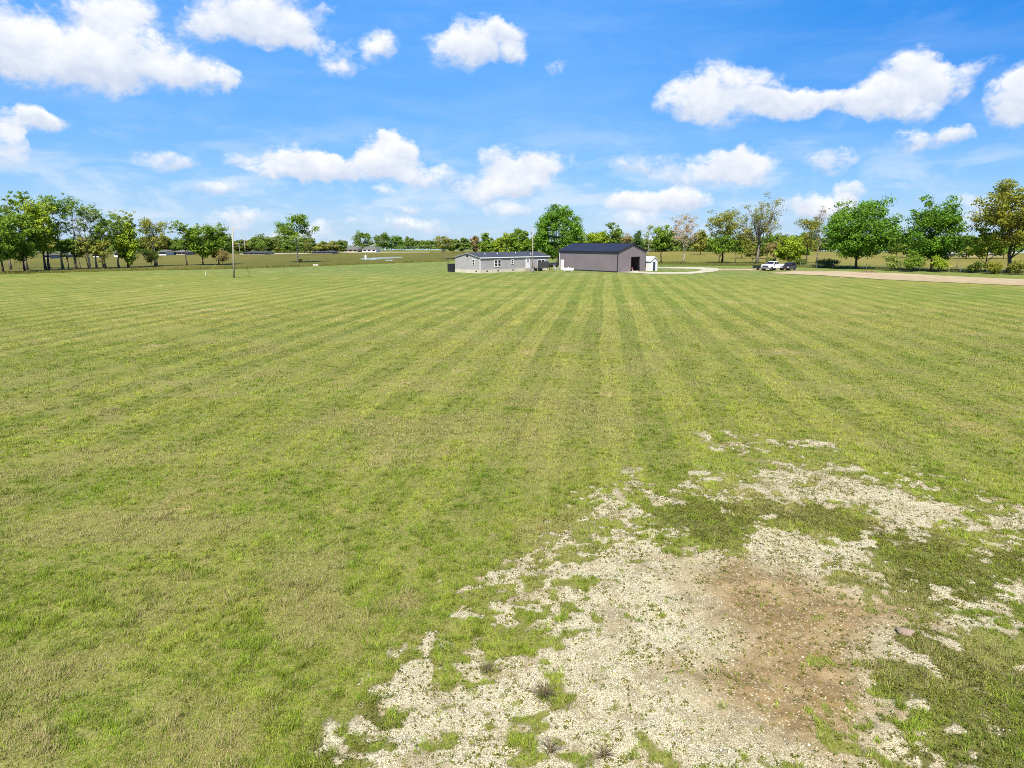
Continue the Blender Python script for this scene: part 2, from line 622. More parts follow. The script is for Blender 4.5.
def blades(tx, ty, per, spread, length, width, lean=(0.35, 1.15), bias=None):
    n = len(tx)
    bx = np.repeat(tx, per) + RNG.normal(0, spread, n * per)
    by = np.repeat(ty, per) + RNG.normal(0, spread, n * per)
    az = RNG.random(n * per) * 2 * np.pi
    le = RNG.uniform(lean[0], lean[1], n * per)
    scale = np.repeat(RNG.uniform(0.5, 1.0, n) + 1.2 * sstep(0.48, 0.75, fbm(tx, ty, 0.22, 3, 57)), per)
    L = length * RNG.uniform(0.6, 1.25, n * per) * scale
    w = width * RNG.uniform(0.7, 1.3, n * per) * 0.5
    bz = zground(bx, by) - 0.004
    dx, dy = np.cos(az), np.sin(az)
    px_, py_ = -dy, dx
    a = np.stack([bx - px_ * w, by - py_ * w, bz], -1)
    b = np.stack([bx + px_ * w, by + py_ * w, bz], -1)
    tz = bz + L * np.cos(le)
    c = np.stack([bx + dx * L * np.sin(le), by + dy * L * np.sin(le), tz], -1)
    v = np.stack([a, b, c], 1).reshape(-1, 3)
    tint = np.clip(np.repeat(0.6 * RNG.random(n) + 0.4 * fbm(tx, ty, 0.3, 2, 58), per) * 0.7 + RNG.random(n * per) * 0.38 - 0.03, 0, 1)
    return v, tint


def grow_grass():
    V, T, S = [], [], []
    # (from, to, tufts per m2, blades per tuft, spread, length, width)
    bands = [(6.2, 12, 460, 11, 0.026, 0.062, 0.009), (12, 18, 290, 9, 0.03, 0.066, 0.011),
             (18, 27, 150, 8, 0.04, 0.07, 0.015), (27, 42, 60, 7, 0.06, 0.072, 0.023),
             (42, 74, 24, 7, 0.10, 0.066, 0.030)]
    for (a, b, rho, per, sp, ln, wd) in bands:
        area = 0.8 * (b * b - a * a) + 3.0 * (b - a)
        n = int(area * rho)
        x, y = frustum_points(n, a, b)
        if a < 45:
            br = bare_mask(x, y)
            wd_ = weedy_mask(x, y)
        else:
            br = np.zeros_like(x)
            wd_ = br
        clump = fbm(x, y, 0.55, 3, 51)
        thin = sstep(0.34, 0.5, clump)
        keep = (1 - 0.965 * sstep(0.12, 0.72, br)) * (0.5 + 0.5 * thin) * (1 - 0.35 * wd_)
        if b > 60:
            keep = keep * sstep(78, 48, y)
        sel = RNG.random(n) < keep
        x, y = x[sel], y[sel]
        v, tint = blades(x, y, per, sp, ln, wd)
        d = fbm(x, y, 2.6, 4, 61)
        pstraw = 0.10 + 0.55 * sstep(0.52, 0.72, d)
        if a < 20:
            pstraw = np.maximum(pstraw, 0.75 * dry_mask(x, y))
        straw = np.repeat(pstraw, per) > RNG.random(len(x) * per)
        V.append(v)
        T.append(np.repeat(tint, 3))
        S.append(np.repeat(straw.astype(np.float32), 3))
    V = np.concatenate(V)
    f = np.arange(len(V)).reshape(-1, 3)
    me = np_mesh("grass", V, f, 3, False, {'tint': ('POINT', np.concatenate(T)), 'straw': ('POINT', np.concatenate(S))})
    o = link("grass", me, mat_grass())
    props(o, "short mown yellow green grass of the field", kind='stuff')
    print("grass blades", len(f))


grow_grass()


def leaf_mat(name, lo, hi, trans=0.4, rough=0.55):
    m, t = new_mat(name)
    tint = t.n('ShaderNodeAttribute', attribute_name='tint').outputs['Fac']
    col = t.mix(tint, c4(*lo), c4(*hi))
    d = t.n('ShaderNodeBsdfPrincipled', {'Base Color': col, 'Roughness': rough, 'Specular IOR Level': 0.2})
    tr = t.n('ShaderNodeBsdfTranslucent', {'Color': col})
    mx = t.n('ShaderNodeMixShader', {0: trans, 1: d.outputs[0], 2: tr.outputs[0]})
    finish(t, mx)
    return m


def quads_at(c, nrm, size, asp=0.7):
    """leaf diamonds: centres (n,3), normals (n,3), sizes (n,)"""
    n = len(c)
    r = RNG.normal(size=(n, 3))
    u = np.cross(nrm, r)
    u /= np.linalg.norm(u, axis=1, keepdims=True) + 1e-9
    w = np.cross(nrm, u)
    s = size[:, None] * 0.5
    v = np.stack([c - u * s, c - w * s * asp, c + u * s, c + w * s * asp], 1).reshape(-1, 3)
    return v, np.arange(4 * n).reshape(-1, 4)


def grow_weeds():
    """broad-leaved low weeds: thick mats and loose rosettes between the stones"""
    C, Tn = [], []

    def add(cx, cy, per, rad, hgt, size, tone):
        n = len(cx)
        rr = np.repeat(rad, per) * np.sqrt(RNG.random(n * per))
        aa = RNG.random(n * per) * 2 * np.pi
        x = np.repeat(cx, per) + rr * np.cos(aa)
        y = np.repeat(cy, per) + rr * np.sin(aa)
        fall = 1 - (rr / np.repeat(rad, per)) ** 2
        z = zground(x, y) + 0.006 + np.repeat(hgt, per) * fall * RNG.uniform(0.3, 1.0, n * per)
        C.append((np.stack([x, y, z], -1), size * RNG.uniform(0.6, 1.4, n * per)))
        Tn.append(np.clip(np.repeat(tone, per) + RNG.normal(0, 0.16, n * per), 0, 1))

    x, y = frustum_points(150000, 6.2, 30, 1.5)
    wm = weedy_mask(x, y)
    br = bare_mask(x, y)
    keep = wm * (1 - sstep(0.45, 0.75, br)) * (0.35 + 0.65 * sstep(0.42, 0.56, fbm(x, y, 0.4, 3, 71)))
    s = RNG.random(len(x)) < keep
    x, y = x[s], y[s]
    add(x, y, 9, RNG.uniform(0.03, 0.09, len(x)), RNG.uniform(0.02, 0.075, len(x)), 0.026, fbm(x, y, 0.8, 3, 75) * 0.9)
    # rosettes in and round the gravel
    x, y = frustum_points(110000, 6.2, 31, 1.5)
    br = bare_mask(x, y)
    dm = dirt_mask(x, y)
    sd = bare_sdf(x, y)
    spk = sstep(-0.4, 0.5, poly_sdf(x, y, SPECK))
    inb = sstep(0.3, 0.7, br)
    cl = sstep(0.52, 0.66, fbm(x, y, 0.6, 3, 81))
    edge = sstep(-1.6, 0.2, sd) * sstep(1.6, 0.2, sd)
    keep = inb * (0.14 + 0.85 * cl + 0.3 * edge + 0.4 * spk * sstep(0.4, 0.56, fbm(x, y, 0.35, 3, 83))) * (1 - 0.45 * dm) + (1 - inb) * edge * 0.22
    s = RNG.random(len(x)) < keep
    x, y = x[s], y[s]
    add(x, y, 8, RNG.uniform(0.012, 0.065, len(x)) , RNG.uniform(0.01, 0.045, len(x)), 0.024, 0.25 + 0.7 * RNG.random(len(x)))
    # scattered darker plants in the turf on the left and centre
    x, y = frustum_points(26000, 7.2, 26, 1.5)
    keep = (1 - bare_mask(x, y)) * sstep(0.56, 0.7, fbm(x, y, 0.9, 4, 91)) * 0.8
    s = RNG.random(len(x)) < keep
    x, y = x[s], y[s]
    add(x, y, 8, RNG.uniform(0.03, 0.08, len(x)), RNG.uniform(0.02, 0.06, len(x)), 0.024, RNG.random(len(x)) * 0.8)
    c = np.concatenate([a for a, _ in C])
    sz = np.concatenate([b for _, b in C])
    nr = RNG.normal(size=c.shape) * 0.55
    nr[:, 2] += 1
    nr /= np.linalg.norm(nr, axis=1, keepdims=True)
    v, f = quads_at(c, nr, sz, 0.8)
    me = np_mesh("weeds", v, f, 4, False, {'tint': ('POINT', np.repeat(np.concatenate(Tn), 4))})
    o = link("weeds", me, leaf_mat("weed_leaves", (0.080, 0.095, 0.012), (0.24, 0.235, 0.032)))
    props(o, "low broad leaved green weeds in and around the bare gravel", kind='stuff')
    print("weed leaves", len(f))


grow_weeds()


def scatter_stones():
    x, y = frustum_points(150000, 7.2, 30, 1.0)
    keep = sstep(0.3, 0.7, bare_mask(x, y)) * (1 - 0.975 * dirt_mask(x, y)) * (0.3 + 0.7 * sstep(0.35, 0.6, fbm(x, y, 0.6, 3, 95)))
    s = RNG.random(len(x)) < keep
    x, y = x[s], y[s]
    n = len(x)
    r = 0.006 + 0.018 * RNG.random(n) ** 2.2
    base = np.array([(1, 0, 0), (0, 1, 0), (-1, 0, 0), (0, -1, 0), (0, 0, 0.75), (0, 0, -0.5)])
    v = base[None] * RNG.uniform(0.65, 1.3, (n, 6, 1)) + RNG.normal(0, 0.16, (n, 6, 3))
    a = RNG.random(n) * 2 * np.pi
    ca, sa = np.cos(a)[:, None], np.sin(a)[:, None]
    vx = v[:, :, 0] * ca - v[:, :, 1] * sa
    vy = v[:, :, 0] * sa + v[:, :, 1] * ca
    v = np.stack([vx * 1.2, vy, v[:, :, 2] * 0.8], -1) * r[:, None, None]
    v += np.stack([x, y, zground(x, y) + r * 0.2], -1)[:, None, :]
    fb = np.array([(0, 1, 4), (1, 2, 4), (2, 3, 4), (3, 0, 4), (1, 0, 5), (2, 1, 5), (3, 2, 5), (0, 3, 5)])
    f = (fb[None] + (np.arange(n) * 6)[:, None, None]).reshape(-1, 3)
    me = np_mesh("gravel_stones", v.reshape(-1, 3), f, 3, False, {'tint': ('POINT', np.repeat(RNG.random(n), 6))})
    m, t = new_mat("limestone")
    tint = t.n('ShaderNodeAttribute', attribute_name='tint').outputs['Fac']
    col = t.mix(tint, c4(0.40, 0.35, 0.215), c4(0.66, 0.60, 0.42))
    finish(t, t.n('ShaderNodeBsdfPrincipled', {'Base Color': col, 'Roughness': 0.9, 'Specular IOR Level': 0.2}))
    o = link("gravel_stones", me, m)
    props(o, "pale crushed limestone strewn over the bare patch", kind='stuff')
    print("stones", n)
    # dead stalks and litter lying on the gravel and dirt
    x, y = frustum_points(130000, 6.5, 26, 1.0)
    keep = sstep(0.3, 0.7, bare_mask(x, y)) * (0.4 + 0.6 * sstep(0.48, 0.66, fbm(x, y, 0.7, 3, 97)))
    s = RNG.random(len(x)) < keep
    x, y = x[s], y[s]
    v, tint = blades(x, y, 2, 0.03, 0.06, 0.006, (0.9, 1.5))
    me = np_mesh("dead_stalks", v, np.arange(len(v)).reshape(-1, 3), 3, False, {'tint': ('POINT', np.repeat(tint, 3))})
    o = link("dead_stalks", me, leaf_mat("dead_stalk", (0.045, 0.034, 0.016), (0.17, 0.125, 0.06), 0.1))
    props(o, "dry brown stalks lying on the gravel and dirt", kind='stuff')


scatter_stones()


def dry_weed(px, py, rad, n, label, lo=0):
    x, y = at(px, py)
    v, tint = [], []
    z = float(zground(np.array([x]), np.array([y]))[0])
    rng = random.Random(int(px * 7 + py))
    for i in range(n):
        a = rng.random() * 6.283
        le = rng.uniform(0.15, 1.3)
        L = rad * rng.uniform(0.6, 1.25)
        w = 0.0042
        b = Vector((rng.gauss(0, .02), rng.gauss(0, .02), -0.004))
        d = Vector((math.cos(a), math.sin(a), 0))
        p = Vector((-d.y, d.x, 0)) * w
        mid = b + d * (L * 0.5 * math.sin(le) * 0.8) + Vector((0, 0, L * 0.55 * math.cos(le)))
        tip = b + d * (L * math.sin(le)) + Vector((0, 0, L * math.cos(le) * 0.85))
        v += [b - p, b + p, mid + p * .8, mid - p * .8, mid - p * .8, mid + p * .8, tip + p * .3, tip - p * .3]
        tint += [rng.random()] * 8
    me = np_mesh("dry_weed", np.array([tuple(q) for q in v]), np.arange(len(v)).reshape(-1, 4), 4, False,
                 {'tint': ('POINT', np.array(tint))})
    o = link("dry_weed", me, DRYW)
    o.location = (x, y, z)
    props(o, label, 'weed', 'dry weed tufts on the gravel')


DRYW = leaf_mat("dry_weed_stems", (0.10, 0.082, 0.040), (0.28, 0.23, 0.12), 0.15)
dry_weed(544, 697, 0.27, 130, "large spiky grey brown weed tuft alone on the pale gravel left of the dirt")
dry_weed(487, 672, 0.20, 80, "spiky weed tuft at the left edge of the gravel beside green rosettes")
dry_weed(604, 754, 0.18, 70, "small spiky weed tuft at the bottom of the gravel below the dirt")
dry_weed(550, 752, 0.20, 70, "reddish brown weed tuft near the bottom edge of the gravel")

# half buried rock at the edge of the dirt
ROCKM = plain("rock_face", (0.22, 0.16, 0.11), 0.9, 0, 0.2, 9, 0.6, 30)
rx, ry = at(905, 633)
bm = bmesh.new()
bmesh.ops.create_icosphere(bm, subdivisions=3, radius=1)
for v in bm.verts:
    q = v.co
    k = 1 + 0.25 * math.sin(q.x * 3.1 + q.y * 1.7) * math.cos(q.y * 2.9 + q.z * 2.2) + 0.05 * math.sin(q.x * 9 + q.z * 11)
    v.co = Vector((q.x * 0.135, q.y * 0.10, q.z * 0.055)) * k
for f in bm.faces:
    f.smooth = True
me = bpy.data.meshes.new("rock")
bm.to_mesh(me)
bm.free()
o = link("rock", me, ROCKM)
o.location = (rx, ry, float(zground(np.array([rx]), np.array([ry]))[0]) + 0.02)
props(o, "pinkish rock half buried at the right edge of the brown dirt", 'rock')


# ------------------------------------------------------------------ far fields, drives, pond: sheets on the ground
def sheet(name, pts, mat, z, label, step=2.0, jag=0.4, seed=0):
    """a flat sheet with an uneven hem"""
    out = []
    n = len(pts)
    rng = random.Random(seed)
    for i in range(n):
        a, b = Vector(pts[i]), Vector(pts[(i + 1) % n])
        L = (b - a).length
        k = max(1, min(160, int(L / step)))
        for j in range(k):
            p = a.lerp(b, j / k)
            nrm = Vector((-(b - a).y, (b - a).x)).normalized()
            p = p + nrm * rng.uniform(-jag, jag)
            out.append((p.x, p.y, z))
    from mathutils.geometry import tessellate_polygon
    tri = tessellate_polygon([[Vector((p[0], p[1], 0)) for p in out]])
    me = bpy.data.meshes.new(name)
    fs = []
    for a, b, c in tri:
        A, B, D = out[a], out[b], out[c]
        cr = (B[0] - A[0]) * (D[1] - A[1]) - (B[1] - A[1]) * (D[0] - A[0])
        fs.append((a, b, c) if cr > 0 else (a, c, b))
    me.from_pydata(out, [], fs)
    o = link(name, me, mat)
    props(o, label, kind='structure')
    return o


def field_mat(name, cols, s1=0.02, s2=0.25, rough=0.95):
    m, t = new_mat(name)
    pos = t.n('ShaderNodeNewGeometry').outputs['Position']
    st = t.v('MULTIPLY', pos, (1.0, 0.35, 1))
    a = t.noise(st, s1, 4, 0.6).outputs[0]
    b = t.noise(pos, s2, 5, 0.65).outputs[0]
    c = t.noise(pos, 3.0, 3, 0.6).outputs[0]
    col = t.mix(t.ss(a, 0.38, 0.62), c4(*cols[0]), c4(*cols[1]))
    col = t.mix(t.m('MULTIPLY', t.ss(b, 0.45, 0.7), 0.75), col, c4(*cols[2]))
    v = t.v('SCALE', col)
    t.t.links.new(t.lin(c, 0.25, 0.75, 0.78, 1.22), v.node.inputs['Scale'])
    finish(t, t.n('ShaderNodeBsdfPrincipled', {'Base Color': v, 'Roughness': rough, 'Specular IOR Level': 0.1}))
    return m


M_HAY = field_mat("hayfield_grass", ((0.095, 0.092, 0.014), (0.135, 0.115, 0.024), (0.070, 0.080, 0.010)))
M_HAY2 = field_mat("pasture_grass", ((0.155, 0.138, 0.026), (0.19, 0.158, 0.038), (0.115, 0.118, 0.015)))
M_STRIP = field_mat("uncut_grass", ((0.09, 0.105, 0.015), (0.11, 0.115, 0.018), (0.065, 0.08, 0.009)), 0.05, 0.6)
M_DRIVE = field_mat("drive_gravel", ((0.36, 0.325, 0.225), (0.42, 0.385, 0.28), (0.30, 0.255, 0.165)), 0.1, 0.8)
M_DROAD = field_mat("road_dirt", ((0.32, 0.245, 0.14), (0.38, 0.30, 0.185), (0.27, 0.20, 0.11)), 0.1, 0.5)

far_l = [(-900, 330), (-900, 1500), (900, 1500)]
sheet("hayfield", gp([(-160, 280), (0, 274.3), (120, 271), (250, 268.6), (350, 264.8), (446, 261.4), (480, 259.5), (560, 259.0)])
      + [(60, 415), (-230, 345), (-330, 250)], M_HAY, 0.03, "darker uncut field beyond the mown lawn on the left", 6, 0.5, 1)
sheet("pasture", gp([(600, 263.0), (660, 262.8), (760, 263.5), (850, 266.0), (1024, 271.0), (1200, 277.0)])
      + [(330, 250), (250, 335), (70, 415)], M_HAY2, 0.03, "brownish green pasture beyond the row of trees on the right", 6, 0.5, 2)
sheet("verge", gp([(660, 265.2), (760, 266.0), (850, 269.0), (1024, 274.5), (1300, 284.0), (1300, 279.0), (1024, 270.4),
                   (850, 265.4), (760, 263.0), (660, 262.4)]), M_STRIP, 0.05,
      "strip of longer green grass under the right hand trees", 3, 0.5, 3)
sheet("driveway", gp([(620, 272.3), (650, 274.0), (692, 274.0), (712, 272.0), (723, 270.0), (716, 268.2), (700, 267.4),
                      (662, 267.3), (640, 267.6), (640, 268.6), (664, 268.6), (694, 269.0), (703, 270.0), (696, 271.6),
                      (684, 272.4), (655, 272.4), (628, 271.2)]), M_DRIVE, 0.05,
      "pale gravel drive looping round from the barn door", 2, 0.15, 4)
sheet("dirt_track", gp([(716, 268.9), (721, 270.8), (740, 270.6), (765, 270.8), (796, 270.6), (800, 269.8), (768, 269.2),
                        (740, 269.0)]), M_DROAD, 0.045, "tan dirt track from the drive to the parked truck", 2, 0.25, 5)
sheet("dirt_road", gp([(766, 273.6), (820, 275.4), (880, 279.6), (960, 283.2), (1024, 286.0), (1300, 296.5),
                       (1300, 288.5), (1024, 279.6), (960, 276.8), (900, 273.6), (840, 271.4), (800, 271.2), (780, 272.2)]),
      M_DROAD, 0.05, "bare tan dirt road curving in from the right edge", 2, 0.25, 6)
m, t = new_mat("pond_water")
pos = t.n('ShaderNodeNewGeometry').outputs['Position']
bp = t.n('ShaderNodeBump', {'Height': t.noise(pos, 1.5, 3).outputs[0], 'Strength': 0.15, 'Distance': 0.05})
finish(t, t.n('ShaderNodeBsdfPrincipled', {'Base Color': c4(0.40, 0.42, 0.36), 'Roughness': 0.12, 'Normal': bp}))  # pale base colour paints in the reflection of the bright low sky
sheet("pond", gp([(359, 259.4), (372, 260.0), (384, 259.0), (402, 257.9), (401, 256.9), (384, 257.2), (370, 258.0), (361, 258.4)]),
      m, 0.06, "narrow pale pond in the far left field", 3, 0.4, 7)
sheet("puddle", gp([(385, 261.0), (392, 261.0), (393, 260.0), (386, 260.0)]), m, 0.06,
      "small pale puddle in front of the far pond", 2, 0.3, 8)
sheet("far_road", gp([(240, 254.6), (300, 254.2), (360, 252.6), (430, 252.4), (430, 251.9), (360, 252.0), (300, 253.4), (240, 253.7)]),
      M_DRIVE, 0.06, "thin pale road along the far edge of the left field", 6, 0.1, 9)
#@TREES
# ================================================================== TREES
BARK = {}


def bark(name, col):
    if name not in BARK:
        BARK[name] = plain(name, col, 0.9, 0, 0.3, 2.0, 0.5, 8, 0.2)
    return BARK[name]


BARK_D = bark("dark_bark", (0.075, 0.058, 0.042))
BARK_G = bark("grey_bark", (0.17, 0.145, 0.12))
BARK_P = bark("pale_bark", (0.33, 0.30, 0.26))
LEAF = {
    'deep': leaf_mat("deep_green_leaves", (0.062, 0.139, 0.010), (0.192, 0.360, 0.026)),
    'mid': leaf_mat("mid_green_leaves", (0.085, 0.153, 0.013), (0.250, 0.371, 0.032)),
    'light': leaf_mat("light_green_leaves", (0.150, 0.225, 0.015), (0.401, 0.498, 0.034)),
    'olive': leaf_mat("olive_leaves", (0.150, 0.172, 0.026), (0.372, 0.371, 0.059)),
    'oak': leaf_mat("bronze_green_leaves", (0.113, 0.133, 0.014), (0.339, 0.336, 0.034)),
    'pale': leaf_mat("pale_grey_green_leaves", (0.171, 0.225, 0.046), (0.382, 0.449, 0.099)),
    'pink': leaf_mat("pinkish_buds", (0.321, 0.225, 0.119), (0.601, 0.449, 0.251)),
    'brown': leaf_mat("brown_buds", (0.191, 0.146, 0.046), (0.382, 0.293, 0.099)),
    'far': leaf_mat("far_green_leaves", (0.085, 0.146, 0.021), (0.231, 0.322, 0.045)),
    'fir': leaf_mat("fir_needles", (0.040, 0.088, 0.021), (0.120, 0.195, 0.042), 0.15),
    'bush': leaf_mat("dark_shrub_leaves", (0.061, 0.097, 0.015), (0.181, 0.235, 0.034)),
}
FOLK = {}


def rnd_dir(rng):
    while True:
        v = Vector((rng.uniform(-1, 1), rng.uniform(-1, 1), rng.uniform(-1, 1)))
        if 0.05 < v.length < 1:
            return v.normalized()


def tree_mesh(H, W, cb, seed, limbs=9, clumps=70, leaves=6000, size=0.34, fill=0.6, lumpy=0.22, twig=0, crad=0.125,
              trunk_r=None, fork=0.55, shape='round', stems=1, topdense=0.0):
    """tapered trunk(s) with limbs, plus a crown of leaf sprays gathered in clumps"""
    rng = random.Random(seed)
    g = np.random.default_rng(seed)
    wood = MB()
    rx = W * 0.5 * (1 - crad)
    z0 = H * cb
    cz, rz = (z0 + H) * 0.5, (H - z0) * 0.5 * (1 - crad * 0.6)
    tips = []
    r0 = trunk_r or H * 0.017
    bump_d = [(rnd_dir(rng), rng.uniform(0.5, 1.0)) for _ in range(14)]

    def surf(d):
        k = 1 - lumpy
        for q, w in bump_d:
            k = max(k, 1 - lumpy + lumpy * 1.5 * w * max(0.0, d.dot(q)) ** 6)
        if shape == 'cone':
            zz = (d.z + 1) * 0.5
            return Vector((d.x * rx * (1.08 - zz), d.y * rx * (1.08 - zz), d.z * rz)) * k
        if shape == 'vase':
            zz = (d.z + 1) * 0.5
            s = 0.55 + 0.6 * zz
            return Vector((d.x * rx * s, d.y * rx * s, d.z * rz)) * k
        return Vector((d.x * rx, d.y * rx, d.z * rz)) * k

    C = Vector((0, 0, cz))
    for s in range(stems):
        lean = Vector((rng.uniform(-1, 1), rng.uniform(-1, 1), 0)) * (0.06 * H if stems == 1 else 0.14 * H)
        bx = Vector((0, 0, 0)) if stems == 1 else Vector((rng.uniform(-1, 1), rng.uniform(-1, 1), 0)) * r0 * 2.5
        topz = H * (0.93 if shape == 'cone' else 0.86 if fork > 0.7 else 0.78)
        path = []
        for i in range(8):
            q = i / 7
            path.append(bx + lean * q * q + Vector((rng.gauss(0, 1), rng.gauss(0, 1), 0)) * (0.008 * H * (q > 0)) + Vector((0, 0, topz * q - (0.15 if i == 0 else 0))))
        rr = [r0 * (1.35 if i == 0 else (1 - 0.88 * (i / 7) ** 0.8)) for i in range(8)]
        wood.tube(path, rr, 7)
        tips.append(path[-1])

        def on_trunk(z):
            q = max(0, min(0.999, z / topz)) * 7
            i = int(q)
            return path[i].lerp(path[i + 1], q - i), r0 * (1 - 0.85 * (z / topz) ** 0.8)

        nl = max(2, limbs // stems)
        for i in range(nl):
            d = rnd_dir(rng)
            a = 2 * math.pi * (i + rng.random() * 0.7) / nl
            zz = rng.uniform(-0.75, 0.95)
            h = math.sqrt(max(0, 1 - zz * zz))
            d = Vector((math.cos(a) * h, math.sin(a) * h, zz))
            end = C + lean * 0.5 + surf(d) * rng.uniform(0.72, 0.95)
            zs = min(topz * 0.92, max(z0 * 0.75, end.z - Vector((end.x, end.y, 0)).length * rng.uniform(0.55, 1.1)))
            zs = max(zs, H * 0.12 if cb < 0.15 else z0 * 0.7)
            if shape == 'vase':
                zs = H * rng.uniform(0.22, 0.42)
            st, rs = on_trunk(zs)
            mid = st.lerp(end, 0.5) + Vector((rng.gauss(0, 1), rng.gauss(0, 1), 0.4 + rng.gauss(0, 0.6))) * 0.045 * H
            q1 = st.lerp(mid, 0.5) + Vector((rng.gauss(0, 1), rng.gauss(0, 1), rng.gauss(0, 1))) * 0.012 * H
            rl = rs * rng.uniform(0.4, 0.6)
            wood.tube([st, q1, mid, end], [rl, rl * 0.8, rl * 0.55, rl * 0.18], 5)
            tips.append(end)
            for k in range(3 + twig):
                q = rng.uniform(0.3, 0.9)
                b = st.lerp(mid, q * 2) if q < 0.5 else mid.lerp(end, q * 2 - 1)
                dd = rnd_dir(rng)
                dd.z = abs(dd.z) * 0.8
                e = b + (dd + (end - st).normalized() * 0.8).normalized() * rng.uniform(0.10, 0.22) * (H * 0.5 + W * 0.5)
                m2 = b.lerp(e, 0.5) + Vector((0, 0, 0.02 * H))
                r2 = rl * 0.42
                wood.tube([b, m2, e], [r2, r2 * 0.7, r2 * 0.2], 4, False)
                tips.append(e)
                for k2 in range(twig):
                    q2 = rng.uniform(0.3, 1)
                    b2 = b.lerp(e, q2)
                    d2 = (rnd_dir(rng) + (e - b).normalized() * 0.9 + Vector((0, 0, 0.5))).normalized()
                    e2 = b2 + d2 * rng.uniform(0.05, 0.12) * H
                    wood.tube([b2, b2.lerp(e2, 0.5) + Vector((0, 0, 0.006 * H)), e2], [r2 * 0.4, r2 * 0.3, r2 * 0.12], 3, False)
                    tips.append(e2)
    cent = []
    for tpt in tips:
        if rng.random() < 0.9:
            cent.append(tpt)
    while len(cent) < clumps:
        d = rnd_dir(rng)
        if topdense and d.z < rng.uniform(-1, topdense):
            continue
        k = rng.uniform(fill, 1.0) ** 0.6
        cent.append(C + surf(d) * k)
    rng.shuffle(cent)
    cent = np.array([tuple(c) for c in cent[:max(clumps, 8)]])
    nC = len(cent)
    wts = g.uniform(0.35, 1.5, nC)
    ids = g.choice(nC, leaves, p=wts / wts.sum())
    cr = crad * (W * 0.6 + (H - z0) * 0.4) * g.uniform(0.6, 1.35, nC)
    off = g.normal(size=(leaves, 3))
    off /= np.linalg.norm(off, axis=1, keepdims=True)
    rad = g.random(leaves) ** 0.45
    p = cent[ids] + off * (rad * cr[ids])[:, None] * np.array([1.15, 1.15, 0.75])
    nrm = off * 0.7 + g.normal(size=(leaves, 3)) * 0.5 + np.array([0, 0, 0.45])
    nrm /= np.linalg.norm(nrm, axis=1, keepdims=True)
    p[:, 2] = np.maximum(p[:, 2], 0.12)
    v, f = quads_at(p, nrm, size * g.uniform(0.6, 1.5, leaves), 0.75)
    ctone = g.random(nC)
    tint = np.clip(ctone[ids] * 0.55 + g.random(leaves) * 0.45 + 0.02, 0, 1)
    crown = np_mesh("crown", v, f, 4, False, {'tint': ('POINT', np.repeat(tint, 4))})
    return wood, crown


def tree(px, top, wpx, base, cb, leaf, label, name='tree', group=None, barkm=None, seed=None, cat='tree', bx=None, **kw):
    x, y = at(px, base)
    _, H = up(px, top, y)
    depth = y * CP + CAM_H * SP
    W = wpx / F * depth
    seed = seed if seed is not None else int(px * 13 + top * 7)
    wood, crown = tree_mesh(H, W, cb, seed, **kw)
    r = root(name, x, y, 0, random.Random(seed).random() * 6.28, label, cat, group)
    wood.build('trunk', barkm or BARK_D, r, smooth=True)
    link('crown', crown, LEAF[leaf], r)
    return r


def bush(px, top, wpx, base, leaf, label, group=None, seed=None, leaves=1800, size=0.24, name='bush'):
    return tree(px, top, wpx, base, 0.03, leaf, label, name=name, group=group, seed=seed, cat='bush', limbs=8, clumps=34,
                leaves=leaves, size=size, fill=0.3, lumpy=0.3, crad=0.19, trunk_r=0.06)


LG = 'trees of the left row'
DENSE = dict(limbs=12, clumps=120, leaves=10000, size=0.34, fill=0.4, lumpy=0.25, crad=0.105)
SPARSE = dict(limbs=13, clumps=130, leaves=2600, size=0.27, fill=0.25, lumpy=0.3, twig=2, crad=0.07, fork=0.8)
BAREK = dict(limbs=14, clumps=70, leaves=700, size=0.24, fill=0.4, lumpy=0.3, twig=3, crad=0.06, fork=0.8)

# left row
tree(3, 208, 50, 273.2, 0.12, 'mid', "broad bright green tree cut by the left edge of the photo", group=LG, **DENSE)
tree(25, 213, 38, 271.6, 0.16, 'mid', "darker round green tree with a thick trunk second in the left row", group=LG, **DENSE)
tree(11, 199, 24, 269.6, 0.35, 'pale', "thin sparse grey green tree rising behind the leftmost trees", group=LG, barkm=BARK_G, **SPARSE)
tree(27, 194.5, 22, 270, 0.38, 'mid', "tall narrow half leafed tree just left of the tallest dense one", group=LG, barkm=BARK_G,
     **{**SPARSE, 'leaves': 3600})
tree(46, 193.5, 28, 270.7, 0.16, 'light', "tallest leafy light green tree of the left row with a forked trunk", group=LG,
     **{**DENSE, 'leaves': 7500, 'stems': 2, 'crad': 0.10})
tree(63, 195.5, 24, 270, 0.32, 'mid', "slender tree with a leafy tuft on top and bare limbs below", group=LG, barkm=BARK_G,
     **{**SPARSE, 'topdense': 0.6, 'leaves': 2400})
tree(77, 196.5, 28, 269.6, 0.34, 'mid', "tall tree with thin green top and grey bare limbs in the left row", group=LG, barkm=BARK_G,
     **{**SPARSE, 'topdense': 0.5, 'leaves': 2600})
tree(90, 204.5, 22, 269.3, 0.28, 'pale', "nearly bare grey tree in the middle of the left row", group=LG, barkm=BARK_P, **BAREK)
tree(97, 208, 18, 268.6, 0.3, 'pale', "second nearly bare pale grey tree behind the small understory trees", group=LG, barkm=BARK_P, **BAREK)
tree(106, 210, 27, 268.8, 0.25, 'mid', "airy green tree right of the bare grey ones in the left row", group=LG, barkm=BARK_G,
     **{**SPARSE, 'leaves': 3000})
tree(119, 212, 26, 268, 0.22, 'mid', "pale airy tree between the airy green one and the bushy yellow green one", group=LG, barkm=BARK_G,
     **{**SPARSE, 'leaves': 3000})
tree(128, 211, 16, 267.4, 0.35, 'pale', "thin pale tree rising behind the bushy yellow green tree", group=LG, barkm=BARK_G, **SPARSE)
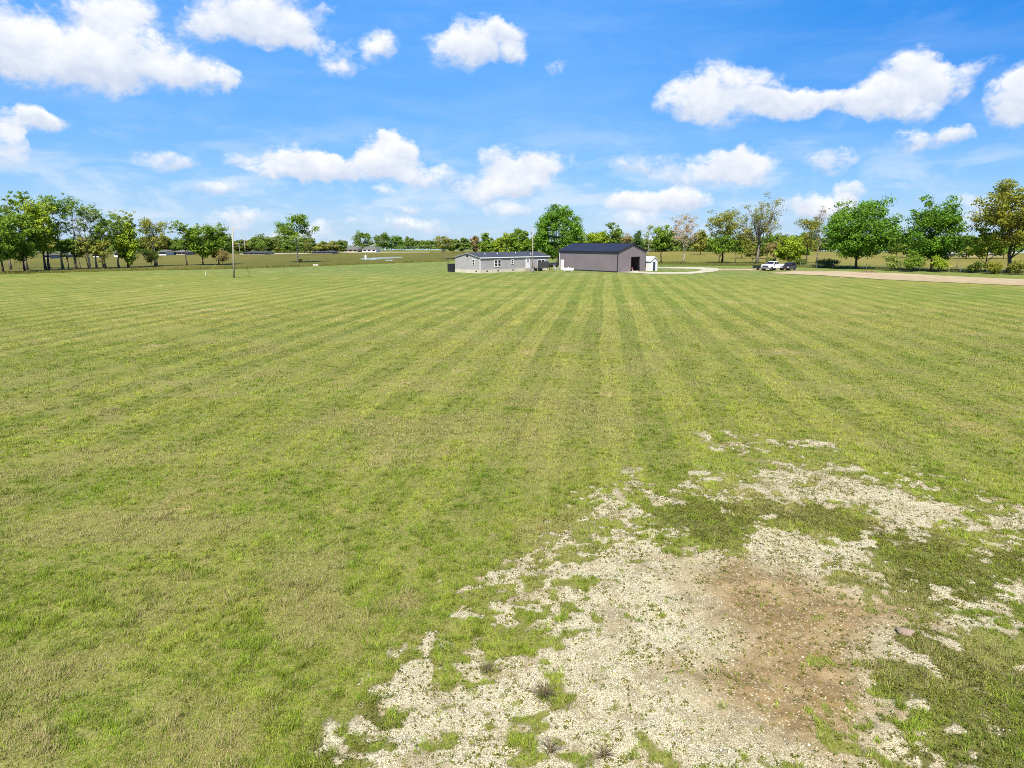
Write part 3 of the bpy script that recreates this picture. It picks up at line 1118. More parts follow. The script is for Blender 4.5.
UND = dict(limbs=8, clumps=45, leaves=2200, size=0.28, fill=0.4, lumpy=0.3, crad=0.13, stems=2, trunk_r=0.11)
tree(69, 237, 20, 269.9, 0.30, 'mid', "small dark green understory tree leftmost below the bare limbs", group=LG, **UND)
tree(79, 240, 14, 269.7, 0.30, 'bush', "small dark understory tree with several thin stems below the bare limbs", group=LG, **UND)
tree(88, 235, 20, 269.4, 0.32, 'olive', "small olive understory tree with round top below the bare limbs", group=LG, **UND)
tree(104, 238, 22, 269.0, 0.18, 'olive', "small olive understory tree, rightmost below the bare limbs, low forked", group=LG, **UND)
tree(129, 221, 27, 267.9, 0.02, 'light', "bushy yellow green tree leafed down to the ground in the left row", group=LG,
     **{**DENSE, 'leaves': 6000})
tree(155, 218.5, 32, 266.4, 0.24, 'olive', "loose tree with open pale top at the right end of the left row", group=LG, barkm=BARK_G,
     **{**SPARSE, 'leaves': 4200, 'stems': 2, 'clumps': 60, 'crad': 0.12})
bush(152, 250, 18, 266.8, 'bush', "dark shrub at the foot of the open topped tree")
# pair in the left field
G2 = 'three trees left of the tall pole'
tree(187, 221, 18, 265.6, 0.30, 'mid', "small sparse tree at the left side of the clump by the pole", group=G2, **{**SPARSE, 'leaves': 2600})
tree(203, 221, 33, 265.2, 0.12, 'mid', "dark bushy tree in the middle of the clump left of the pole", group=G2, **{**DENSE, 'leaves': 7000})
tree(219, 224.5, 30, 264.8, 0.06, 'mid', "round bright green tree just behind the leftmost pole", group=G2, **{**DENSE, 'leaves': 7000})
bush(223, 250, 17, 265.2, 'brown', "brownish shrub below the round tree beside the pole")
tree(298, 214.5, 40, 262.6, 0.24, 'mid', "lone open tree with a pale trunk in the far left field", barkm=BARK_P,
     **{**SPARSE, 'leaves': 4800, 'limbs': 12, 'clumps': 95, 'crad': 0.11, 'size': 0.38, 'twig': 1, 'seed': 12, 'lumpy': 0.15, 'fill': 0.2})
tree(308, 239, 15, 262.4, 0.25, 'olive', "short thin sapling right beside the lone pale trunked tree", barkm=BARK_G,
     **{**SPARSE, 'leaves': 900, 'limbs': 7})
bush(300.5, 258.6, 5, 262.6, 'bush', "tiny dark shrub against the pale trunk of the lone tree", leaves=350)

# by the far houses
G3 = 'trees beside the far houses'
MID = dict(limbs=9, clumps=60, leaves=4200, size=0.55, fill=0.5, lumpy=0.25, crad=0.13)
tree(363, 231.5, 23, 250.9, 0.08, 'far', "round tree standing right behind the far grey house", group=G3, **MID)
tree(383, 231.3, 21, 250.9, 0.05, 'far', "tall left half of the dark twin clump right of the far houses", group=G3, **MID)
tree(396, 235, 19, 250.7, 0.04, 'deep', "dark right half of the twin clump right of the far houses", group=G3, **MID)
tree(410, 236.6, 14, 249.6, 0.08, 'far', "smaller round tree right of the dark twin clump", group=G3, **MID)
tree(424, 241, 16, 249.2, 0.05, 'far', "lowest rounded tree of the far group nearest the mobile home", group=G3, **MID)
tree(342, 240.8, 13, 250.9, 0.05, 'far', "round green tree left of the far grey house", group=G3, **MID)
tree(443.5, 236.5, 20, 258.6, 0.25, 'olive', "olive budding tree just left of the mobile home", barkm=BARK_G,
     **{**SPARSE, 'leaves': 4200, 'crad': 0.13})

# behind the mobile home
G4 = 'trees behind the mobile home'
tree(454, 238.5, 15, 253, 0.06, 'far', "dull green far tree above the left end of the mobile home", group=G4, **MID)
tree(464, 238, 14, 253, 0.06, 'far', "dull green far tree left of the brown one above the home", group=G4, **MID)
tree(475.5, 235.5, 11, 256, 0.08, 'brown', "narrow brown tree above the left part of the home", group=G4, **{**MID, 'leaves': 2200})
tree(486, 233.2, 17, 257.5, 0.03, 'mid', "pointed green tree right of the brown one above the home", group=G4, **{**MID, 'shape': 'cone', 'leaves': 3600})
tree(498, 236.2, 17, 258, 0.04, 'light', "low light green tree over the roof middle of the home", group=G4, **{**MID, 'size': 0.45})
tree(508, 231.8, 19, 259, 0.06, 'light', "light green tree rising over the home left of its tallest neighbour", group=G4, **{**MID, 'size': 0.45})
tree(520, 227.5, 24, 260, 0.05, 'mid', "tall green tree behind the home just left of the pole", group=G4, **{**DENSE, 'size': 0.42})
tree(533, 233, 16, 260, 0.05, 'mid', "shorter green tree filling the gap left of the great round tree", group=G4, **{**MID, 'size': 0.42})
tree(558, 206.3, 53, 265.2, 0.06, 'deep', "great round deep green tree towering between home and barn",
     **{**DENSE, 'limbs': 16, 'clumps': 300, 'leaves': 26000, 'size': 0.34, 'lumpy': 0.10, 'crad': 0.085, 'fill': 0.55})
# behind the barn
G5 = 'trees behind the barn'
tree(590, 229.5, 22, 258.6, 0.06, 'light', "yellow green tree left above the barn roof", group=G5, **{**MID, 'size': 0.42})
tree(602, 227.5, 16, 258, 0.06, 'light', "pale yellow green tree above the middle of the barn roof", group=G5, **{**MID, 'size': 0.42})
tree(613, 223.5, 19, 258, 0.06, 'far', "tallest greyish green tree above the barn roof", group=G5, **{**MID, 'size': 0.42})
tree(626, 233, 12, 257, 0.06, 'brown', "brownish tree above the peak of the barn gable", group=G5, **{**MID, 'leaves': 2000})
tree(637.5, 230, 17, 257.5, 0.03, 'fir', "dark pointed fir right of the barn gable peak", group=G5,
     **{**MID, 'shape': 'cone', 'leaves': 4600, 'size': 0.4})
tree(648, 227, 12, 256.5, 0.2, 'pale', "pale thin tree between the dark fir and the tree by the shed", group=G5, barkm=BARK_P, **{**SPARSE, 'leaves': 1300})

# right hand row
G6 = 'trees of the right row'
tree(661, 222.5, 25, 262.8, 0.24, 'mid', "green tree with dark trunk just right of the white shed", group=G6,
     **{**DENSE, 'leaves': 5200, 'lumpy': 0.35})
tree(683, 213.8, 31, 263.0, 0.14, 'pink', "pinkish grey budding tree without green leaves", group=G6, barkm=BARK_P,
     **{**BAREK, 'limbs': 16, 'leaves': 3000, 'size': 0.26, 'crad': 0.08, 'clumps': 120})
tree(700, 229, 20, 255, 0.05, 'olive', "low yellowish tree behind the gap right of the pinkish tree", group=G6, **{**MID, 'leaves': 3000})
tree(722, 202.5, 41, 263.2, 0.30, 'olive', "tall olive green tree with straight dark trunk", group=G6,
     **{**DENSE, 'leaves': 6500, 'size': 0.30, 'lumpy': 0.4, 'twig': 1, 'crad': 0.095})
tree(719, 232, 36, 263.4, 0.25, 'mid', "low bright green tree under the tall olive one", group=G6, **{**DENSE, 'leaves': 3600})
tree(735.5, 240, 19, 263.2, 0.32, 'mid', "small thin tree with slim trunk between the olive and the half bare tree", group=G6,
     **{**SPARSE, 'leaves': 1600})
tree(757, 195, 58, 263.9, 0.26, 'olive', "big half bare tree with forking visible limbs", group=G6, barkm=BARK_G,
     **{**BAREK, 'limbs': 18, 'leaves': 4200, 'size': 0.26, 'shape': 'vase', 'crad': 0.07, 'clumps': 120, 'trunk_r': 0.42})
tree(752, 246, 34, 262.5, 0.25, 'olive', "low olive thicket tree under the half bare tree", group=G6, **{**SPARSE, 'leaves': 2600})
tree(775, 240, 26, 261.5, 0.05, 'brown', "dull brownish thicket between the half bare tree and the yellow green tree", group=G6, **{**SPARSE, 'leaves': 2200})
tree(789, 234.5, 34, 265.0, 0.10, 'light', "round yellow green tree right behind the white truck", group=G6, **{**DENSE, 'leaves': 6500})
tree(806, 216, 28, 263.5, 0.08, 'olive', "loose olive tree between the yellow green tree and the big maple", group=G6,
     **{**SPARSE, 'leaves': 4200, 'crad': 0.12})
tree(817, 207.5, 15, 263.5, 0.15, 'brown', "bare spindly tree against the left side of the big maple", group=G6, barkm=BARK_G,
     **{**BAREK, 'leaves': 400})
tree(856, 195.5, 76, 268.8, 0.07, 'deep', "big bright green maple with low hanging crown", group=G6,
     **{**DENSE, 'limbs': 18, 'clumps': 300, 'leaves': 24000, 'size': 0.36, 'lumpy': 0.2, 'crad': 0.085})
tree(931, 200, 66, 271.2, 0.02, 'deep', "broad bluish green tree leafed down to the ground", group=G6,
     **{**DENSE, 'limbs': 18, 'clumps': 260, 'leaves': 19000, 'size': 0.34, 'lumpy': 0.34, 'crad': 0.085})
tree(957, 240, 20, 268, 0.45, 'olive', "thin brown stemmed tree between the bluish green tree and the bronze oak", group=G6,
     barkm=BARK_G, **{**SPARSE, 'leaves': 1400, 'limbs': 7})
tree(1008, 185, 84, 273.4, 0.17, 'oak', "large bronze green oak at the right edge with dark trunk", group=G6,
     **{**DENSE, 'limbs': 20, 'clumps': 260, 'leaves': 19000, 'size': 0.33, 'lumpy': 0.28, 'crad': 0.085, 'twig': 1, 'trunk_r': 0.42})
tree(985, 228, 36, 272.6, 0.22, 'light', "slim yellowish tree under the left side of the bronze oak", group=G6, **{**SPARSE, 'leaves': 4600})
for (q, tp, wd, bs, lf, lb) in (
        (742, 231, 24, 258.5, 'olive', "olive tree in the thicket behind the slim trunked small tree"),
        (767, 234, 24, 259, 'mid', "green tree in the thicket right of the half bare tree trunk"),
        (800, 231, 26, 259.5, 'mid', "green thicket tree filling the gap behind the loose olive tree"),
        (896, 234.5, 22, 257, 'far', "dull green tree low between the big maple and the bluish green tree"),
        (907, 237, 18, 258, 'mid', "smaller green tree left behind the bluish green tree"),
        (966, 235, 24, 259, 'mid', "green tree behind the gap left of the bronze oak"),
        (982, 238, 20, 259, 'olive', "olive tree behind the slim yellowish tree"),
        (1003, 236, 28, 259, 'mid', "broad green tree behind the trunk of the bronze oak")):
    tree(q, tp, wd, bs, 0.05, lf, lb, group='thicket behind the right row', **{**MID, 'size': 0.45})
G7 = 'bushes along the right fence'
bush(891, 256, 22, 270.6, 'pale', "pale brushy grey green bush in the gap between the two big green trees", G7)
bush(912, 251, 24, 272.0, 'mid', "bright green bush at the left foot of the bluish green tree", G7, leaves=2600)
bush(938, 255, 20, 272.2, 'light', "light green bush at the right foot of the bluish green tree", G7)
bush(974, 261, 20, 273.0, 'bush', "dark low bush leftmost under the bronze oak", G7)
bush(993, 261, 20, 274.0, 'oak', "yellowish low bush in front of the oak trunk", G7)
bush(1015, 259, 24, 274.6, 'olive', "yellow green bush rightmost under the bronze oak", G7)
bush(828, 258, 28, 267.6, 'bush', "dark undergrowth under the left side of the big maple", G7)
bush(800, 259, 16, 266.2, 'bush', "dark bush right behind the parked dark car", G7)
bush(770, 258, 12, 264.4, 'bush', "dark bush behind the bonnet of the white truck", G7)


def copy_tree(src, x, y, rz, s, label, group):
    r = src.copy()
    COL.objects.link(r)
    r.location = (x, y, 0)
    r.rotation_euler = (0, 0, rz)
    r.scale = s
    props(r, label, 'tree', group)
    for ch in src.children:
        c = ch.copy()
        COL.objects.link(c)
        c.parent = r
    return r


# far tree lines: each tree a thing of its own
rng = random.Random(21)
FARP = {}
for k, (lf, sh) in enumerate((('far', 'round'), ('mid', 'round'), ('far', 'round'), ('olive', 'round'))):
    wood, crown = tree_mesh(12.0, 11.0, 0.03, 900 + k, **{**MID, 'leaves': 3600, 'size': 0.75, 'lumpy': 0.3, 'shape': sh})
    FARP[k] = (wood, crown, lf)
protos = {}


def far_tree(px, top, wpx, base, label, group):
    x, y = at(px, base)
    _, H = up(px, top, y)
    depth = y * CP + CAM_H * SP
    W = wpx / F * depth
    k = rng.choice((0, 0, 1, 2, 2, 3))
    s = (W / 11.0, W / 11.0, H / 12.0)
    if k not in protos:
        wood, crown, lf = FARP[k]
        r = root('tree', x, y, 0, rng.random() * 6.28, label, 'tree', group)
        r.scale = s
        wood.build('trunk', BARK_D, r, smooth=True)
        link('crown', crown, LEAF[lf], r)
        protos[k] = r
        return r
    return copy_tree(protos[k], x, y, rng.random() * 6.28, s, label, group)


px = -6.0
while px < 342:
    top = 236.2 + 2.0 * math.sin(px * 0.11) + rng.uniform(-1.6, 1.6) + (5.0 if px > 312 else 0)
    w = rng.uniform(13, 20)
    far_tree(px, top, w, 253.4 + rng.uniform(-0.8, 0.5), "far green tree of the wood along the left horizon",
             'far wood along the left horizon')
    px += w * 0.42
px = 576.0
while px < 1040:
    top = 236.6 + 1.6 * math.sin(px * 0.07) + rng.uniform(-2.2, 1.4)
    w = rng.uniform(15, 24)
    far_tree(px, top, w, 251.6 + rng.uniform(-0.5, 0.4), "far green tree of the wood beyond the right pasture",
             'far wood beyond the right pasture')
    px += w * 0.42
px = 402.0
while px < 580:
    w = rng.uniform(8, 13)
    far_tree(px, 240.0 + rng.uniform(-1.0, 0.8), w, 248.6, "low tree on the horizon left of the mobile home",
             'low trees on the middle horizon')
    px += w * 0.6


def far_undergrowth():
    C, S, T = [], [], []
    for pts, n in (([(-12, 253.0), (150, 252.8), (250, 252.6), (345, 250.6)], 7000),
                   ([(345, 249.9), (430, 249.2), (500, 250.6), (600, 251.6)], 5000),
                   ([(590, 251.4), (700, 251.2), (850, 251.4), (1060, 252.0)], 9000)):
        e = gp(pts)
        for a, b in zip(e, e[1:]):
            k = n // (len(e) - 1)
            q = RNG.random(k)
            x = a[0] + (b[0] - a[0]) * q + RNG.normal(0, 1.5, k)
            y = a[1] + (b[1] - a[1]) * q + RNG.normal(0, 3.0, k)
            top = 1.6 + 3.2 * fbm(x, y, 9.0, 3, 101)
            C.append(np.stack([x, y, 0.1 + top * RNG.random(k) ** 0.8], -1))
            S.append(RNG.uniform(0.6, 1.4, k))
            T.append(np.clip(fbm(x, y, 6.0, 3, 105) * 0.8 + RNG.normal(0, 0.15, k), 0, 1))
    c = np.concatenate(C)
    nr = RNG.normal(size=c.shape) + np.array([0, -0.5, 0.6])
    nr /= np.linalg.norm(nr, axis=1, keepdims=True)
    v, f = quads_at(c, nr, np.concatenate(S), 0.8)
    me = np_mesh("undergrowth", v, f, 4, False, {'tint': ('POINT', np.repeat(np.concatenate(T), 4))})
    o = link("undergrowth", me, LEAF['far'])
    props(o, "dense green undergrowth along the foot of the far woods", kind='stuff')


far_undergrowth()


def tall_grass():
    """knee high grass in the unmown strips and under the trees"""
    V, T = [], []

    def patch(n, x, y, L, w):
        v, tint = blades(x, y, 7, 0.25, L, w, (0.1, 0.8))
        V.append(v)
        T.append(np.repeat(tint, 3))
    e = gp([(-60, 277), (0, 274.3), (120, 271), (250, 268.6), (350, 264.8), (446, 261.4)])
    for (a, b) in zip(e, e[1:]):
        n = 500
        q = RNG.random(n)
        x = a[0] + (b[0] - a[0]) * q + RNG.normal(0, 1.0, n)
        y = a[1] + (b[1] - a[1]) * q + np.abs(RNG.normal(0, 6, n))
        patch(n, x, y, 0.34, 0.07)
    e = gp([(655, 264), (760, 265.6), (850, 268.4), (1024, 273.6), (1100, 276.5)])
    for (a, b) in zip(e, e[1:]):
        n = 800
        q = RNG.random(n)
        x = a[0] + (b[0] - a[0]) * q + RNG.normal(0, 1.2, n)
        y = a[1] + (b[1] - a[1]) * q + np.abs(RNG.normal(0, 3, n))
        patch(n, x, y, 0.40, 0.07)
    v = np.concatenate(V)
    me = np_mesh("tall_grass", v, np.arange(len(v)).reshape(-1, 3), 3, False, {'tint': ('POINT', np.concatenate(T))})
    o = link("tall_grass", me, leaf_mat("tall_grass_blades", (0.12, 0.135, 0.018), (0.25, 0.235, 0.05)))
    props(o, "longer uncut grass along the field edges and under the trees", kind='stuff')


tall_grass()
#@BUILT
# ================================================================== BUILDINGS
M_SIDE = striped("lap_siding", (0.315, 0.292, 0.286), 2, 0.20, 0.55)
M_BARN = striped("barn_steel", (0.175, 0.142, 0.150), 2, 50.0, 0.5, True)
M_BARN_X = None
M_TRIMD = plain("dark_trim", (0.018, 0.018, 0.024), 0.5, 0, 0.1)
M_ROOFH = striped("home_shingles", (0.036, 0.038, 0.052), 1, 0.22, 0.8, False, 0.01, 0.16)
M_ROOFB = striped("barn_roof_steel", (0.023, 0.026, 0.045), 0, 0.30, 0.45, True, 0.02, 0.08, spec=0.3)
M_WHITE = plain("white_paint", (0.62, 0.62, 0.61), 0.45, 0, 0.06)
M_BEIGE = striped("skirting_panels", (0.48, 0.43, 0.33), 2, 0.3, 0.7)
M_GLASS = plain("window_glass", (0.012, 0.014, 0.018), 0.08, 0, 0.05)
M_RAKE = plain('grey_trim', (0.26, 0.25, 0.25), 0.5)
M_BLACK = plain("black_finish", (0.012, 0.012, 0.013), 0.5, 0, 0.15)
M_CHAR = plain("charcoal_boards", (0.045, 0.047, 0.048), 0.7, 0, 0.2, 4)
M_WOOD = plain("weathered_wood", (0.24, 0.21, 0.165), 0.85, 0, 0.2, 2.5, 0.3, 20)
M_POLE = plain("grey_pole_wood", (0.30, 0.27, 0.225), 0.85, 0, 0.2, 1.5, 0.3, 14)
M_METAL = plain("galvanised", (0.40, 0.41, 0.42), 0.4, 0.7, 0.1)
M_CONC = plain("concrete", (0.38, 0.36, 0.32), 0.9, 0, 0.15, 1.5, 0.3, 20)
M_WIRE = plain("wire", (0.30, 0.30, 0.30), 0.5, 0.3, 0.05)
M_YEL = plain("yellow_plastic", (0.50, 0.40, 0.06), 0.5, 0, 0.08)


def wall_hit(C, d, px):
    """how far along the wall line C + t d the pixel column lies"""
    x, y, _ = ray(px, 262)
    k = x / y
    return (k * C[1] - C[0]) / (d[0] - k * d[1])


def z_at(px, py, C, d, t):
    return up(px, py, C[1] + d[1] * t)[1]


def window(parent, name, cx, cz, w, h, face, bays=1):
    """frame, panes and rails; face=(axis, coordinate, outward sign)"""
    ax, c, s = face
    fr = MB()
    gl = MB()
    th = 0.06

    def bx(mb, u0, u1, z0, z1, d0, d1):
        lo, hi = sorted((c + s * d0, c + s * d1))
        if ax == 'y':
            mb.box(u0, u1, lo, hi, z0, z1)
        else:
            mb.box(lo, hi, u0, u1, z0, z1)
    x0, x1, z0, z1 = cx - w / 2, cx + w / 2, cz - h / 2, cz + h / 2
    b = 0.11
    bx(fr, x0 - b, x0, z0 - b, z1 + b, -0.02, th)
    bx(fr, x1, x1 + b, z0 - b, z1 + b, -0.02, th)
    bx(fr, x0, x1, z1, z1 + b, -0.02, th)
    bx(fr, x0, x1, z0 - b, z0, -0.02, th + 0.03)
    bx(fr, x0, x1, cz - 0.04, cz + 0.04, -0.02, th - 0.015)
    for i in range(1, bays):
        u = x0 + w * i / bays
        bx(fr, u - 0.12, u + 0.12, z0, cz - 0.04, -0.02, th - 0.01)
        bx(fr, u - 0.12, u + 0.12, cz + 0.04, z1, -0.02, th - 0.01)
    bx(gl, x0, x1, z0, z1, -0.03, 0.02)
    f = fr.build(name, M_WHITE, parent)
    gl.build('pane', M_GLASS, f)
    return f


# ---------------- mobile home
HC = at(480.2, 273.4)
PH = R(46)
hd = (math.cos(PH), math.sin(PH))
hw = (-math.sin(PH), math.cos(PH))
HL = wall_hit(HC, hd, 549.0)
HW = wall_hit(HC, hw, 455.0)
HE = up(480.2, 258.0, HC[1])[1]
print("home", HC, HL, HW, HE)
home = root('mobile_home', HC[0], HC[1], 0, PH, "long grey lap sided mobile home with dark roof and white door", 'house')
SK = 0.62
RH = HE + 0.78
wl = MB()
wl.prism_x([(0, SK), (HW, SK), (HW, HE), (HW / 2, RH), (0, HE)], 0, HL)
wl.build('wall', M_SIDE, home)
MB().box(-0.03, HL + 0.03, -0.03, HW + 0.03, -0.1, SK).build('foundation', M_BEIGE, home)
rf = MB()
ov = 0.15
og = 0.14
sl = (RH - HE) / (HW / 2)
rf.prism_x([(-ov, HE - ov * sl + 0.03), (HW / 2, RH + 0.03), (HW + ov, HE - ov * sl + 0.03),
            (HW + ov, HE - ov * sl + 0.17), (HW / 2, RH + 0.19), (-ov, HE - ov * sl + 0.17)], -og, HL + og)
roof = rf.build('roof', M_ROOFH, home)
fa = MB()
fa.box(-og - 0.02, HL + og + 0.02, -ov - 0.07, -ov - 0.005, HE - ov * sl - 0.06, HE - ov * sl + 0.13)
fa.build('gutter', M_WHITE, home)
rk = MB()
for yy0, yy1, za, zb in ((-ov, HW / 2, HE - ov * sl, RH), (HW + ov, HW / 2, HE - ov * sl, RH)):
    rk.poly([(-og - 0.05, yy0, za + 0.0), (-og - 0.05, yy1, zb + 0.0), (-og - 0.05, yy1, zb + 0.15), (-og - 0.05, yy0, za + 0.13),
             (-og - 0.004, yy0, za + 0.0), (-og - 0.004, yy1, zb + 0.0), (-og - 0.004, yy1, zb + 0.15), (-og - 0.004, yy0, za + 0.13)],
            [(0, 1, 2, 3), (7, 6, 5, 4), (0, 4, 5, 1), (1, 5, 6, 2), (2, 6, 7, 3), (3, 7, 4, 0)])
rk.build('rake_board', M_RAKE, home)
cb_ = MB()
cb_.box(-0.035, 0.09, -0.035, 0.09, SK, HE - 0.1)
cb_.build('corner_board', M_WHITE, home)


def hz(py, t):
    return z_at(512, py, HC, hd, t)


for (xa, xb, ya, yb, bays) in ((494.4, 501.0, 259.7, 266.6, 2), (510.9, 513.6, 259.4, 263.9, 1), (537.6, 544.6, 259.5, 265.6, 2)):
    ta, tb = wall_hit(HC, hd, xa), wall_hit(HC, hd, xb)
    tm = (ta + tb) / 2
    zt, zb = hz(ya, tm), hz(yb, tm)
    window(home, 'window', tm, (zt + zb) / 2, tb - ta - 0.2, zt - zb - 0.2, ('y', 0.0, -1), bays)
ta = wall_hit(HC, hw, 475.2)
tb = wall_hit(HC, hw, 472.0)
tm = (ta + tb) / 2
window(home, 'window', tm, 2.05, abs(tb - ta) * 0.62, 0.95, ('x', 0.0, -1), 1)
# door with steps
ta, tb = wall_hit(HC, hd, 525.6), wall_hit(HC, hd, 529.8)
tm = (ta + tb) / 2
dr = MB()
dr.box(tm - 0.62, tm + 0.62, -0.07, 0.02, SK + 0.02, SK + 2.2)
door = dr.build('door', M_WHITE, home, 0.015)
MB().box(tm - 0.16, tm + 0.16, -0.085, -0.06, SK + 1.2, SK + 1.95).build('pane', M_GLASS, door)
MB().tube([(tm + 0.48, -0.13, SK + 1.05), (tm + 0.48, -0.06, SK + 1.05)], 0.035, 8).build('handle', M_METAL, door)
st = MB()
st.box(tm - 0.75, tm + 0.75, -0.95, -0.04, -0.05, SK - 0.12).box(tm - 0.75, tm + 0.75, -1.35, -0.953, -0.05, SK - 0.36)
st.build('steps', M_WOOD, home)
# gable vent, roof vents, foundation vents
MB().box(-0.04, 0.01, HW / 2 - 0.28, HW / 2 + 0.28, RH - 0.62, RH - 0.22).build('gable_vent', M_BLACK, home)
for (q, v) in ((0.16, 0.55), (0.34, 0.62), (0.62, 0.7), (0.78, 0.35)):
    yy = HW / 2 * v
    zz = HE + sl * yy + 0.14
    MB().tube([(HL * q, yy, zz - 0.02), (HL * q, yy, zz + 0.28)], 0.09, 8).build('vent_pipe', M_WHITE, roof)
for q in (0.08, 0.23, 0.44, 0.66):
    MB().box(HL * q, HL * q + 0.42, -0.055, -0.02, 0.28, 0.48).build('foundation_vent', M_BLACK, home)
MB().box(-0.055, -0.02, HW * 0.12, HW * 0.12 + 0.42, 0.28, 0.48).build('foundation_vent', M_BLACK, home)
MB().tube([(-0.12, HW * 0.43, -0.05), (-0.12, HW * 0.43, 0.75)], 0.05, 8).build('meter_post', M_WHITE, home)
# small back porch at the left end
po = MB()
px0, px1, py0, py1 = 0.3, 3.2, HW + 0.04, HW + 2.6
po.box(px0, px1, py0, py1, 0.72, 0.84)
porch = po.build('porch', M_WOOD, home)
lat = MB()
lat.box(px0 - 0.03, px0 + 0.02, py0, py1, -0.05, 1.55).box(px0 + 0.02, px1, py1 - 0.02, py1 + 0.03, -0.05, 1.55)
for k in range(9):
    lat.box(px0 - 0.05, px0 - 0.031, py0 + 0.1 + k * 0.22, py0 + 0.15 + k * 0.22, 0.0, 1.5)
lat.build('railing', M_BLACK, porch)
for (a, b) in ((px0, py1 - 0.1), (px1 - 0.1, py1 - 0.1)):
    MB().box(a + 0.021, a + 0.12, b - 0.021, b + 0.075, 0.84, 2.5).build('post', M_BLACK, porch)
MB().poly([(px0 - 0.3, py0, 2.72), (px1 + 0.2, py0, 2.72), (px1 + 0.2, py1 + 0.4, 2.46), (px0 - 0.3, py1 + 0.4, 2.46),
           (px0 - 0.3, py0, 2.82), (px1 + 0.2, py0, 2.82), (px1 + 0.2, py1 + 0.4, 2.56), (px0 - 0.3, py1 + 0.4, 2.56)],
          [(3, 2, 1, 0), (4, 5, 6, 7), (0, 1, 5, 4), (1, 2, 6, 5), (2, 3, 7, 6), (3, 0, 4, 7)]).build('porch_roof', M_CHAR, porch)

# ---------------- deck with screen at the right end of the home
ta, tb = wall_hit(HC, hd, 530.4), wall_hit(HC, hd, 541.2)
dk = root('deck', HC[0] + hd[0] * ta, HC[1] + hd[1] * ta, 0, PH, "raised wooden deck with dark screen railing along the right end of the home", 'deck')
DL = tb - ta
dm = MB()
dm.box(0, DL, -2.0, -0.12, 0.62, 0.74)
for k in range(12):
    dm.box(0, DL, -2.0 + k * 0.156, -2.0 + k * 0.156 + 0.145, 0.742, 0.765)
dm.build('floor', M_WOOD, dk)
for a in (0.05, DL / 2, DL - 0.15):
    for b in (-1.98, -0.35):
        MB().box(a, a + 0.1, b + 0.004, b + 0.1, -0.1, 0.615).build('leg', M_WOOD, dk)
sc_ = MB()
sc_.box(0.0, DL, -2.06, -2.005, 0.66, 1.95)
for k in range(10):
    sc_.box(0.02 + k * DL / 10, 0.05 + k * DL / 10, -2.09, -2.063, 0.68, 1.93)
sc_.build('railing', M_CHAR, dk)
# things on and by the deck
gx_, gy_ = at(553.2, 270.2)
gr = root('smoker_grill', gx_, gy_, 0, 0.5, "black barrel smoker grill between the deck and the barn", 'grill')
MB().lathe_x([(-0.95, 0.02), (-0.93, 0.42), (-0.85, 0.5), (0.85, 0.5), (0.93, 0.42), (0.95, 0.02)], 18, 0, 1.1).build('barrel', M_BLACK, gr, smooth=False)
for a in (-0.7, 0.7):
    for b in (-0.3, 0.3):
        MB().tube([(a, b * 1.3, 0), (a, b, 0.75)], 0.04, 6).build('leg', M_BLACK, gr)
MB().tube([(0.7, 0, 1.55), (0.7, 0, 2.15)], 0.08, 8).build('chimney', M_BLACK, gr)
MB().tube([(-0.5, -0.56, 1.2), (0.5, -0.56, 1.2)], 0.025, 6).build('handle', M_METAL, gr)


def lawn_chair(px, py, rz, label):
    x, y = at(px, py)
    r = root('lawn_chair', x, y, 0, rz, label, 'chair', 'white lawn chairs by the barn')
    MB().box(-0.28, 0.28, -0.28, 0.26, 0.40, 0.45).build('seat', M_WHITE, r, 0.01)
    MB().poly([(-0.28, 0.262, 0.42), (0.28, 0.262, 0.42), (0.28, 0.42, 1.05), (-0.28, 0.42, 1.05),
               (-0.28, 0.31, 0.42), (0.28, 0.31, 0.42), (0.28, 0.47, 1.05), (-0.28, 0.47, 1.05)],
              [(3, 2, 1, 0), (4, 5, 6, 7), (0, 1, 5, 4), (1, 2, 6, 5), (2, 3, 7, 6), (3, 0, 4, 7)]).build('backrest', M_WHITE, r)
    for a in (-0.24, 0.24):
        for b in (-0.24, 0.22):
            MB().tube([(a * 1.08, b * 1.1, 0), (a, b, 0.402)], 0.025, 6).build('leg', M_WHITE, r)


lawn_chair(555.8, 270.6, 2.2, "white lawn chair between the black smoker and the barn")

# ---------------- barn
BC = at(617.3, 272.4)
TH = R(41)
bv = (math.cos(TH), math.sin(TH))
bu = (-math.sin(TH), math.cos(TH))
BW = wall_hit(BC, bv, 645.7)
BL = wall_hit(BC, bu, 559.2)
BE = up(617.3, 251.8, BC[1])[1]
BR = BE + 1.42
print("barn", BC, BW, BL, BE)
barn = root('barn', BC[0], BC[1], 0, TH, "big taupe steel barn with navy roof and open dark doorway", 'barn')
# local x = along the gable wall, local y = along the long wall
m, t = new_mat("barn_steel_ribbed")
co = t.n('ShaderNodeTexCoord').outputs['Object']
sep = t.n('ShaderNodeSeparateXYZ', {0: co})
sm = t.m('ADD', sep.outputs[0], sep.outputs[1])
h = t.m('LESS_THAN', t.m('FRACT', t.m('DIVIDE', sm, 0.30)), 0.15)
k = t.lin(t.noise(co, 0.5, 4).outputs[0], 0.3, 0.7, 0.93, 1.07)
vv = t.v('SCALE', (0.166, 0.138, 0.146))
t.t.links.new(k, vv.node.inputs['Scale'])
bp = t.n('ShaderNodeBump', {'Height': h, 'Strength': 0.12, 'Distance': 0.02})
finish(t, t.n('ShaderNodeBsdfPrincipled', {'Base Color': vv, 'Roughness': 0.5, 'Normal': bp, 'Specular IOR Level': 0.3}))
M_BARN = m
d0 = wall_hit(BC, bv, 631.2)
d1 = wall_hit(BC, bv, 639.6)
DH = up(631, 257.3, BC[1] + bv[1] * d0)[1]
T_ = 0.16
